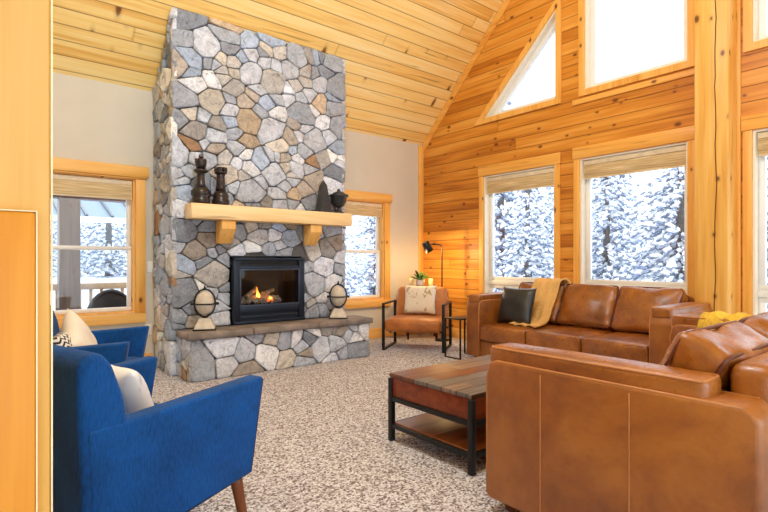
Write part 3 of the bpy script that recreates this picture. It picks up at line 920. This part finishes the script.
M['piping_blue'] = plain('dark_blue_piping', lin(8, 40, 84), .7)
ac1 = armchair((.50, 2.257, 0), R(17), 'blue armchair in the left foreground seen from behind')
dup(ac1, (.55, 3.75, 0), R(-22), 'blue armchair beyond the first, under the left window')

def pil(name, label, loc, w, h, th, rz, tilt, mat, seed, group=None, roll=0):
    o = obj(name, pillow(B(), w, h, th, seed=seed, mat=RX(roll)), mat)
    o.location = loc; o.rotation_euler = (0, R(tilt), R(rz))
    return tag(o, label, 'pillow', group)

# ------------------------------------------------------------------ leather sofas
def sofa(loc, rz, label, L=2.21):
    s = thing('leather_sofa', label, 'sofa', loc, rz, 'caramel leather three-seat sofas')
    P = lambda nm, bm, m=M['leather'], par=s: obj(nm, bm, m, par)
    hl = L/2; fx, bx = .525, -.525; aw = .19
    # arms: outer panel with a padded roll on top
    for sg in (-1, 1):
        y0, y1 = sorted((sg*hl, sg*(hl-aw)))
        prof = [(fx, .06), (fx+.0, .62), (fx-.02, .685), (fx-.06, .698), (bx+.04, .698), (bx, .66), (bx, .06)]
        a = P('arm', prism(B(), prof, 'y', y0, y1, .018, 3), M['leather_side'])
        pd = softbox(B(), .89, aw-.03, .09, .022, (.004, .004, .012), 16, .003, 5, mat=T(.073, sg*(hl-aw/2), .712))
        apd = obj('arm_pad', pd, M['leather'], a)
        pq = B(); tube(pq, [(x+.073, y+sg*(hl-aw/2), .75+z) for x, y, z in rrect(.437, (aw-.034)/2, 0, .025)], .005, 6, True)
        obj('piping', pq, M['leather_pipe'], apd)
        pp = B()
        for yy in (sg*(hl-.008), sg*(hl-aw+.008)):
            tube(pp, [(fx-.004, yy, .08), (fx-.004, yy, .61), (fx-.022, yy, .675), (fx-.06, yy, .692), (-.2, yy, .692), (bx+.05, yy, .692)], .0055, 6)
        obj('piping', pp, M['leather_pipe'], a)
        for xx in (.235, -.132):
            obj('seam', tube(B(), [(xx, sg*(hl+.0005), .07+k*.06) for k in range(11)], .003, 5), M['leather_pipe'], a)
    P('base', box(B(), bx+.06, fx-.02, -hl+aw-.004, hl-aw+.004, .07, .25, .02, 3))
    P('back', box(B(), bx, bx+.15, -hl+aw+.002, hl-aw-.002, .07, .80, .05, 4))
    cwid = (L-2*aw)/3
    for k in range(3):
        cy = -hl+aw+cwid*(k+.5)
        q = P('seat_cushion', softbox(B(), .80, cwid-.008, .175, .03, (.015, .004, .02), 14, .006, 5, k, mat=T(.135, cy, .338)))
        pp = B(); tube(pp, [(x+.135, y+cy, .338+z) for x, y, z in rrect(.395, (cwid-.012)/2, .07, .03)], .005, 6, True)
        obj('piping', pp, M['piping_dark'], q)
    for k in range(3):
        cy = -hl+aw+cwid*(k+.5)
        mt_ = T(-.205, cy, .637) @ RY(-27)
        b = softbox(B(), .19, cwid-.016, .47, .035, (.06, .006, .012), 22, .02, 5.5, k+4, mat=mt_)
        q = P('back_cushion', b)
        pp = B()
        for zz in (.078, -.078):
            tube(pp, [tuple(mt_ @ Vector(p)) for p in rrect((cwid-.018)/2, .232, zz, .035, plane='yz')], .007, 6, True)
        obj('piping', pp, M['piping_dark'], q)
    for sx, sy in ((1, 1), (1, -1), (-1, 1), (-1, -1)):
        P('foot', box(B(), sx*.44-.03, sx*.44+.03, sy*(hl-.1)-.03, sy*(hl-.1)+.03, 0, .07, .004), M['walnut'])
    return s
sf = sofa((4.925, 2.805, 0), R(180), 'caramel leather sofa along the window wall facing the room')
dup(sf, (2.935, .985, 0), R(90), 'caramel leather sofa in the right foreground seen from its arm')

pil('throw_pillow', 'black leather pillow on the left end of the far sofa', (4.73, 3.46, .635), .45, .43, .15, 180, -16, M['black_leather'], 3)
# tan throw over the back cushion and seat of the far sofa
def strip(path, w, wdir, th=.012, n=10, seed=0, amp=.008):
    b = B(); path = [Vector(p) for p in path]
    # resample
    fine = []
    for a, c in zip(path, path[1:]):
        m = max(1, int((c-a).length/.03))
        for k in range(m): fine.append(a.lerp(c, k/m))
    fine.append(path[-1])
    for _ in range(3):
        fine = [fine[0]]+[(fine[i-1]+fine[i]*2+fine[i+1])/4 for i in range(1, len(fine)-1)]+[fine[-1]]
    wd = Vector(wdir); top, bot = [], []
    for i, p in enumerate(fine):
        d = (fine[min(i+1, len(fine)-1)]-fine[max(i-1, 0)]).normalized(); nn = d.cross(wd).normalized()
        a, c = [], []
        for k in range(n+1):
            u = k/n-.5
            q = p+wd*u*w*(1+.05*math.sin(i*.4+seed))+nn*amp*math.sin(u*19+seed+i*.06)
            a.append(b.verts.new(q+nn*th/2)); c.append(b.verts.new(q-nn*th/2))
        top.append(a); bot.append(c)
    for g, fl_ in ((top, 0), (bot, 1)):
        for i in range(len(g)-1):
            for k in range(n):
                f = [g[i][k], g[i+1][k], g[i+1][k+1], g[i][k+1]]; b.faces.new(f[::-1] if fl_ else f).smooth = True
    for i in range(len(top)-1):
        for k in (0, n): b.faces.new([top[i][k], top[i+1][k], bot[i+1][k], bot[i][k]])
    for i in (0, -1):
        for k in range(n): b.faces.new([top[i][k], top[i][k+1], bot[i][k+1], bot[i][k]])
    bmesh.ops.recalc_face_normals(b, faces=b.faces)
    return b
th = obj('throw_blanket', strip([(5.33, 3.30, .72), (5.31, 3.30, .86), (5.24, 3.30, .94), (5.10, 3.30, .92), (4.97, 3.30, .70), (4.85, 3.28, .50), (4.78, 3.28, .462), (4.58, 3.27, .452)], .34, (0, 1, 0), .014, 12, 1), M['throw'])
tag(th, 'tan knit throw draped over the far sofa beside the black pillow', 'throw')

# mustard throw on the near sofa's far end
ym = obj('throw_blanket', strip([(3.83, 1.12, .60), (3.845, 1.12, .74), (3.88, 1.12, .782), (3.98, 1.13, .786), (4.075, 1.13, .775), (4.09, 1.13, .66), (4.09, 1.13, .42)], .42, (0, 1, 0), .016, 14, 2, .010), M['yellow'])
tag(ym, 'mustard yellow throw over the far arm of the near sofa', 'throw')

# ------------------------------------------------------------------ coffee table
ct = thing('coffee_table', 'low plank-topped coffee table with black metal legs and shelf', 'coffee table', (2.61, 2.135, 0))
hx, hy = .55, .345
obj('top', box(B(), -hx, hx, -hy, hy, .405, .43, .004), M['ttop'], ct)
obj('drawer_box', box(B(), -hx+.006, hx-.006, -hy+.006, hy-.006, .285, .4045, .004), M['tside'], ct)
for sx in (-1, 1):
    for sy in (-1, 1):
        obj('leg', box(B(), *sorted((sx*(hx-.028), sx*(hx+.006))), *sorted((sy*(hy-.028), sy*(hy+.006))), 0, .40, .003), M['black'], ct)
rl = B()
for z0, z1 in ((.255, .284), (.085, .112)):
    for sy in (-1, 1): box(rl, -hx+.028, hx-.028, *sorted((sy*(hy-.02), sy*(hy+.002))), z0, z1, .002)
    for sx in (-1, 1): box(rl, *sorted((sx*(hx-.02), sx*(hx+.002))), -hy+.028, hy-.028, z0, z1, .002)
obj('rails', rl, M['black'], ct)
obj('shelf', box(B(), -hx+.022, hx-.022, -hy+.022, hy-.022, .092, .118, .003), M['tshelf'], ct)

# ------------------------------------------------------------------ C table beside the far sofa
sd = thing('side_table', 'slim black metal side table at the left end of the far sofa', 'side table', (4.50, 4.075, 0))
def flat(bm, x0, x1, y0, y1, z0, z1): box(bm, x0, x1, y0, y1, z0, z1, .002)
obj('top', box(B(), -.16, .2, -.125, .125, .455, .47, .003), M['black'], sd)
for sx in (-1, 1):
    f = B(); x = -.16+.01 if sx < 0 else .19
    for y in (-.118, .118): flat(f, x-.01, x+.01, y-.007, y+.007, 0, .455)
    flat(f, x-.01, x+.01, -.11, .11, 0, .014)
    obj('frame', f, M['black'], sd)

# ------------------------------------------------------------------ lounge chair in the corner
lc = thing('lounge_chair', 'cognac lounge chair with black metal frame in the corner', 'lounge chair', (4.53, 4.865, 0), R(215))
P = lambda nm, bm, m, par=lc: obj(nm, bm, m, par)
for s in (-1, 1):
    y = s*.385; f = B(); bt = .011
    box(f, .29, .312, y-.018, y+.018, 0, .60, .002); box(f, -.30, -.278, y-.018, y+.018, 0, .60, .002)
    box(f, -.278, .29, y-.018, y+.018, .58, .60, .002); box(f, -.278, .29, y-.018, y+.018, 0, .02, .002)
    P('side_frame', f, M['black'])
cb = B(); box(cb, .2, .22, -.367, .367, .235, .255); box(cb, -.24, -.22, -.367, .367, .235, .255)
P('cross_bars', cb, M['black'])
P('seat', softbox(B(), .66, .71, .16, .045, .02, 12, mat=T(.04, 0, .325)), M['lounge'])
P('backrest', softbox(B(), .14, .69, .45, .06, .015, 14, mat=T(-.28, 0, .555) @ RY(-13)), M['lounge'])
pil('throw_pillow', 'pale floral pillow on the cognac lounge chair', (4.64, 4.94, .615), .44, .40, .13, 215, -14, M['pil_floral'], 7)

# corner table, lamp, plant, candles
stb = thing('corner_table', 'dark wooden table in the corner behind the lounge chair', 'side table', (5.14, 5.44, 0), R(-40))
obj('top', box(B(), -.24, .24, -.2, .2, .735, .76, .004), M['dkwood'], stb)
obj('apron', box(B(), -.22, .22, -.18, .18, .66, .734, .003), M['dkwood'], stb)
for sx in (-1, 1):
    for sy in (-1, 1): obj('leg', box(B(), sx*.205-.016, sx*.205+.016, sy*.165-.016, sy*.165+.016, 0, .66, .003), M['dkwood'], stb)
pp = thing('potted_plant', 'small green plant in a white pot on the corner table', 'plant', (5.115, 5.44, .761))
obj('pot', lathe(B(), [(.045, 0), (.058, .02), (.066, .085), (.068, .1), (.058, .1), (.05, .085)]), M['pot'], pp)
lf = B(); rg = random.Random(8)
for k in range(34):
    a = rg.uniform(0, 6.28); el = rg.uniform(.3, 1.4); L = rg.uniform(.12, .22)
    d = Vector((math.cos(a)*math.cos(el), math.sin(a)*math.cos(el), math.sin(el))); side = d.cross(Vector((0, 0, 1))).normalized(); b0 = Vector((0, 0, .09))
    m = b0+d*L*.6; tip = b0+d*L-Vector((0, 0, .03)); up = side.cross(d)*.006
    vs = [lf.verts.new(p) for p in (b0, m+side*.022-up, tip, m-side*.022-up, m+up)]
    lf.faces.new([vs[0], vs[1], vs[4]]); lf.faces.new([vs[1], vs[2], vs[4]]); lf.faces.new([vs[2], vs[3], vs[4]]); lf.faces.new([vs[3], vs[0], vs[4]])
obj('leaves', lf, M['leaf'], pp)
def candle(loc, label):
    c = thing('pillar_candle', label, 'candle', loc, group='pillar candles on the corner table')
    obj('wax', lathe(B(), [(.034, .0), (.036, .004), (.036, .112), (.03, .116), (.012, .11)]), M['wax'], c)
    obj('wick', tube(B(), [(0, 0, .108), (0, 0, .125)], .002, 5), M['black'], c)
    return c
cd = candle((5.012, 5.53, .761), 'pillar candle left of the plant on the corner table')
dup(cd, (5.235, 5.345, .761), 0, 'pillar candle right of the plant on the corner table')
fl_ = thing('floor_lamp', 'black floor lamp with tilted shade glowing in the corner', 'lamp', (5.19, 5.07, 0))
obj('base', lathe(B(), [(.10, 0), (.10, .018), (.02, .026)]), M['black'], fl_)
d2 = (Vector((4.94, 5.17, 0))-Vector((5.19, 5.07, 0)))
st = B(); tube(st, [(0, 0, .02), (0, 0, 1.32), (d2.x*.06, d2.y*.06, 1.36), (d2.x*.25, d2.y*.25, 1.375), (d2.x*.62, d2.y*.62, 1.375)], .009, 8)
obj('stem', st, M['black'], fl_)
sh = lathe(B(), [(.03, .10), (.05, .09), (.062, -.05), (.058, -.05), (.046, .08)], 20, cap=False, mat=T(d2.x*.8, d2.y*.8, 1.315) @ RZ(math.degrees(math.atan2(d2.y, d2.x))) @ RY(28))
obj('lamp_shade', sh, M['black'], fl_)
bb = B(); bmesh.ops.create_uvsphere(bb, u_segments=12, v_segments=8, radius=.026)
obj('bulb', bb, M['bulb'], fl_, loc=(d2.x*.82, d2.y*.82, 1.315))

# pillows on the blue chairs
pil('throw_pillow', 'white and grey pillow on the near blue armchair', (.49, 2.38, .555), .37, .33, .14, 17, -22, M['pil_white'], 11)
pil('throw_pillow', 'cream pillow standing on edge on the far blue armchair', (.54, 3.78, .60), .36, .36, .13, -22, -20, M['pil_cream'], 13, roll=38)
pil('throw_pillow', 'black and white woven pillow on the far blue armchair', (.44, 3.63, .585), .38, .26, .12, -15, -24, M['pil_stripe'], 15)

# ------------------------------------------------------------------ foreground column
fc = B(); box(fc, -.30, .0945, .95, 1.25, 0, ceil_z(.95)-.02, .004)
fo = obj('timber_column', fc, M['fore']); tag(fo, 'pale pine column filling the left edge of the picture', 'column', kind='structure')
fn = thing('newel_panel', 'lower honey-coloured pine panel fixed to the column at the left edge', 'panel', (0, .949, 0), kind='structure')
obj('board', box(B(), -.30, .073, -.03, -.001, .0, 1.222, .004), M['fore2'], fn)
obj('worn_edge', box(box(B(), .073, .0750, -.03, -.001, .0, 1.222), -.30, .0750, -.03, -.001, 1.2222, 1.2240), M['edge'], fn)
obj('worn_edge', box(B(), .095, .0975, .9495, .954, 0, 4.5), M['edge'], fo)

hw_ = obj('shade_partition', box(B(), -.24, -.13, 1.252, 3.6, 0, 1.20, .004), M['fore2']); tag(hw_, 'unseen low pine half wall added behind the column to shade the near armchair', 'half wall', kind='structure')  # hidden half wall, added to keep light off the near armchair's back

# ------------------------------------------------------------------ outside
gd = B()
def gz(x, y):
    dx, dy = max(0, x-8), max(0, y-9.5)
    return -.35+.10*max(dx, dy*.9)+.35*mnoise.noise(Vector((x*.25, y*.25, 3)))*min(1, (dx+dy)*.4)
n = 60; vs = {}
for i in range(n+1):
    for j in range(n+1):
        x = -12+i*60/n; y = -18+j*60/n
        vs[i, j] = gd.verts.new((x, y, gz(x, y)-.0))
for i in range(n):
    for j in range(n):
        x = -12+(i+.5)*60/n; y = -18+(j+.5)*60/n
        if XB-1.5 < x < W+.5 and YE-1.5 < y < D+.5: continue
        gd.faces.new([vs[i, j], vs[i+1, j], vs[i+1, j+1], vs[i, j+1]]).smooth = True
g = obj('snow_ground', gd, M['snow']); tag(g, 'snow-covered ground outside the windows', 'ground', kind='structure')

def lump(bm, c, d, L, wd, th, rg):
    d = d.normalized(); s = d.cross(Vector((0, 0, 1)))
    if s.length < .1: s = Vector((1, 0, 0))
    s.normalize(); u = s.cross(d)
    j = lambda: rg.uniform(.6, 1.4)
    p = [c-d*L*.5*j(), c+d*L*.5*j(), c+s*wd*.5*j(), c-s*wd*.5*j(), c+u*th*.5*j(), c-u*th*.5*j()]
    v = [bm.verts.new(q) for q in p]
    for a, b, e in ((0, 2, 4), (2, 1, 4), (1, 3, 4), (3, 0, 4), (2, 0, 5), (1, 2, 5), (3, 1, 5), (0, 3, 5)): bm.faces.new([v[a], v[b], v[e]])

def fir(h, r, seed):
    rg = random.Random(seed); nb = B(); nface = []
    levels = int(h/.16)
    for k in range(levels):
        t = (k+.6)/levels; z = h*(.04+.96*t); rr = r*(1-t)**.85+.08
        m = int(6+rr*9)
        for q in range(m):
            a = rg.uniform(0, 6.283); L = rr*rg.uniform(.65, 1.12); dr = rg.uniform(.2, .55)
            steps = max(2, int(L/.15))
            for s_ in range(steps):
                f = (s_+.5)/steps; x = L*f
                if x < rr*.1: continue
                p = Vector((math.cos(a)*x, math.sin(a)*x, z-dr*x*f+rg.uniform(-.06, .06)))
                aa = a+rg.uniform(-1.3, 1.3)
                d = Vector((math.cos(aa), math.sin(aa), rg.uniform(-.9, .2)))
                wd = rg.uniform(.04, .12)
                lump(nb, p-Vector((0, 0, .025)), d, rg.uniform(.10, .24), wd, .04, rg)
                if rg.random() < .85:
                    n0 = len(nb.faces); lump(nb, p+Vector((0, 0, .03)), d, rg.uniform(.10, .24), wd*rg.uniform(.8, 1.6), .09, rg)
                    nface.append((n0, len(nb.faces)))
    tk = B(); tube(tk, [(0, 0, -.3), (0, 0, h*.5), (0, 0, h*.97)], .10+.008*h, 7, r1=.02)
    me = bpy.data.meshes.new('snowy_branches'); nb.to_mesh(me); nb.free()
    me.materials.append(M['needle']); me.materials.append(M['snow'])
    idx = [0]*len(me.polygons)
    for a, b in nface:
        for q in range(a, b): idx[q] = 1
    me.polygons.foreach_set('material_index', idx)
    mt_ = bpy.data.meshes.new('trunk'); tk.to_mesh(mt_); tk.free(); mt_.materials.append(M['bark'])
    return [('snowy_branches', me), ('trunk', mt_)]
TREES = [
    # x, y, proto, scale, rz, label
    (11.0, 4.1, 0, 1.0, 0, 'large snow-laden fir filling the window left of the timber post'),
    (12.5, 6.4, 1, 1.0, 1, 'snowy fir seen at the right side of the window behind the black pillow'),
    (11.0, 7.7, 2, .95, 2, 'snowy fir seen at the left side of the window behind the black pillow'),
    (15.5, 5.6, 1, 1.1, 3, 'frosted fir standing further back between the two lower windows'),
    (16.5, 8.0, 2, 1.15, 4, 'slim snowy fir far behind the window nearest the lounge chair'),
    (13.0, 2.55, 1, 1.5, 5, 'tall snowy fir beyond the windows right of the timber post'),
    (14.0, 10.9, 1, 1.6, 1.5, 'tall snow-dusted fir showing through the triangular window'),
    (8.0, 12.0, 2, 1.0, 3.5, 'snowy fir outside the small window right of the fireplace'),
    (10.6, 13.4, 1, 1.1, 4.5, 'frosted fir further back outside the small right window'),
    (9.4, 16.6, 0, 1.1, 5.5, 'broad snowy fir far behind the small right window'),
    (3.6, 19.4, 1, 1.05, .8, 'snowy fir on the slope right of the porch post'),
    (1.2, 20.6, 0, .95, 1.8, 'snow-laden fir behind the porch post'),
    (6.4, 21.0, 2, 1.2, 2.8, 'distant snowy fir on the slope beyond the metal roof'),
    (3.0, 24.5, 0, 1.1, 3.8, 'farthest snowy fir beyond the porch railing'),
    (-1.5, 19.0, 2, 1.1, 4.8, 'snowy fir left of the porch post'),
    (18.5, 3.6, 0, 1.15, 2.2, 'distant snowy fir seen past the big fir in the post-side window'),
    (18.0, 11.0, 0, 1.2, 3.3, 'distant snowy fir beyond the lounge chair window'),
]
meshes = [fir(h, r, 30+k) for k, (h, r) in enumerate(((4.4, 1.75), (4.6, 1.25), (4.8, 1.0)))]
for x, y, k, s, rz, lab in TREES:
    t = thing('fir_tree', lab, 'tree', (x, y, gz(x, y)-.05), rz, 'snowy firs outside the windows'); t.scale = (s, s, s)
    for nm, me in meshes[k]:
        o = bpy.data.objects.new(nm, me); COL.objects.link(o); o.parent = t

# bare tree seen in the tall window
bt = thing('bare_tree', 'faint bare birch seen at the left of the tall upper window', 'tree', (14.5, 8.1, gz(14.5, 8.1)))
tb, rb2 = B(), B(); rg = random.Random(5)
tube(tb, [(0, 0, -.3), (.05, .02, 3), (0, .1, 6.5), (.05, .0, 10.5)], .07, 7, r1=.015)
for k in range(34):
    z = rg.uniform(4.2, 10); a = rg.uniform(0, 6.28); L = rg.uniform(1.0, 2.6)
    p0 = Vector((.03, .05, z)); d = Vector((math.cos(a)*.6, math.sin(a)*.6, .8))
    tube(rb2, [p0, p0+d*L*.5, p0+d*L+Vector((math.cos(a)*.2, math.sin(a)*.2, 0))], .014, 4, r1=.004)
    for j in range(3):
        f = rg.uniform(.3, .9); b_ = rg.uniform(-1, 1); e_ = Vector((math.cos(a+b_)*.5, math.sin(a+b_)*.5, .5))*L*.4
        tube(rb2, [p0+d*L*f, p0+d*L*f+e_], .007, 4, r1=.003)
obj('trunk', tb, M['twig'], bt); obj('twigs', rb2, M['twig'], bt)

# porch outside the left window
dk = obj('porch_deck', box(B(), -2.5, 3.2, D+.25, 8.6, -.16, -.04), M['porchwood']); tag(dk, 'snow-free porch deck outside the left window', 'deck', kind='structure')
pp_ = thing('porch_post', 'square grey porch post outside the left window', 'post', (1.04, 8.3, -.04), kind='thing')
obj('shaft', box(B(), -.126, .126, -.126, .126, 0, 2.05, .008), M['porchwood'], pp_)
obj('base_wrap', box(B(), -.14, .14, -.14, .14, .35, .52, .006), M['beam'], pp_)
bm_ = obj('porch_beam', box(B(), -2.4, 3.0, 8.17, 8.43, 2.012, 2.24, .006), M['beam']); tag(bm_, 'dark beam across the top of the porch outside the left window', 'beam', kind='structure')
rl = thing('porch_railing', 'wooden porch railing with pale balusters beyond the porch post', 'railing', (0, 8.48, -.04))
obj('top_rail', box(B(), -2.4, 3.1, -.05, .05, .76, .85, .006), M['raillight'], rl)
obj('bottom_rail', box(B(), -2.4, 3.1, -.025, .025, .10, .16, .004), M['raillight'], rl)
x = -2.3
while x < 3.05:
    obj('baluster', box(B(), x-.02, x+.02, -.02, .02, .16, .76, .003), M['raillight'], rl); x += .14
pc = thing('porch_chair', 'black porch chair with a rounded spindle back beyond the left window', 'chair', (1.38, 7.6, -.04), R(95))
fr = B(); arc = [(-.2, .28*math.cos(R(a)), .40+.38*math.sin(R(a))) for a in range(0, 181, 12)]
tube(fr, arc, .028, 8)
obj('back_hoop', fr, M['black'], pc)
obj('back_panel', prism(B(), [(.26*math.cos(R(a)), .56+.2*math.sin(R(a))) for a in range(0, 181, 15)], 'x', -.21, -.195), M['black'], pc)
for y in (-.2, -.1, 0, .1, .2): obj('spindle', tube(B(), [(-.2, y, .4), (-.2, y, .57)], .009, 6), M['black'], pc)
obj('seat', box(B(), -.24, .24, -.26, .26, .36, .40, .01), M['black'], pc)
for sx in (-1, 1):
    for sy in (-1, 1): obj('leg', tube(B(), [(sx*.19, sy*.21, .36), (sx*.22, sy*.24, 0)], .018, 7), M['black'], pc)
mr = thing('open_shelter', 'open shelter with a blue-grey standing seam roof beyond the porch', 'shelter', (2.3, 15.4, 0))
for px_ in (-2.2, 4.0):
    for py_ in (0, 1.7): obj('roof_post', box(B(), px_-.08, px_+.08, py_-.08, py_+.08, -.6, 2.25), M['porchwood'], mr)
obj('roof', prism(B(), [(-.3, 2.22), (1.9, 3.0), (1.9, 3.06), (-.3, 2.28)], 'x', -4.3, 4.3), M['metalroof'], mr)
obj('fascia', box(B(), -4.3, 4.3, -.34, -.302, 2.14, 2.28), M['vinyl'], mr)
sm = B()
for k in range(15):
    xx = -4.2+k*.6; prism(sm, [(-.3, 2.281), (1.9, 3.061), (1.9, 3.12), (-.3, 2.34)], 'x', xx-.03, xx+.03)
obj('roof_seams', sm, M['charcoal'], mr)

# ------------------------------------------------------------------ light
w = bpy.data.worlds.new('overcast'); SC.world = w; w.use_nodes = True
bg = w.node_tree.nodes['Background']; bg.inputs[0].default_value = (.80, .91, 1, 1); bg.inputs[1].default_value = 1.0

def area(name, loc, rot, sx, sy, power, col=(1, 1, 1)):
    l = bpy.data.lights.new(name, 'AREA'); l.shape = 'RECTANGLE'; l.size = sx; l.size_y = sy; l.energy = power; l.color = col
    o = bpy.data.objects.new(name, l); COL.objects.link(o); o.location = loc; o.rotation_euler = rot; return o
def spot(name, loc, power, col, rad=.08):
    l = bpy.data.lights.new(name, 'POINT'); l.energy = power; l.color = col; l.shadow_soft_size = rad
    o = bpy.data.objects.new(name, l); COL.objects.link(o); o.location = loc; return o
spot('lamp_light', (5.19+d2.x*.85, 5.07+d2.y*.85, 1.25), 9, (1, .66, .28), .03)

spot('fill_light', (1.2, 1.7, 4.4), 98, (.84, .93, 1), .35)  # unseen soft fill added to brighten the room, no fixture modelled
# ------------------------------------------------------------------ camera
cam = bpy.data.cameras.new('camera'); co = bpy.data.objects.new('camera', cam); COL.objects.link(co)
cam.sensor_width = 36; cam.lens = 505/768*36; cam.shift_y = 4/768; cam.clip_start = .05
yaw = math.atan2(621, 505)
co.location = (0, 0, CAMH); co.rotation_euler = (R(90), 0, yaw-R(90))
SC.camera = co
SC.view_settings.view_transform = 'Standard'; SC.view_settings.look = 'None'; SC.view_settings.gamma = 1
SC.view_settings.use_curve_mapping = False; SC.view_settings.exposure = 1.64
SC.cycles.use_denoising = True
SC.cycles.max_bounces = 10; SC.cycles.diffuse_bounces = 6; SC.cycles.transparent_max_bounces = 16
SC.cycles.caustics_reflective = False; SC.cycles.caustics_refractive = False
SC.cycles.sample_clamp_indirect = 6
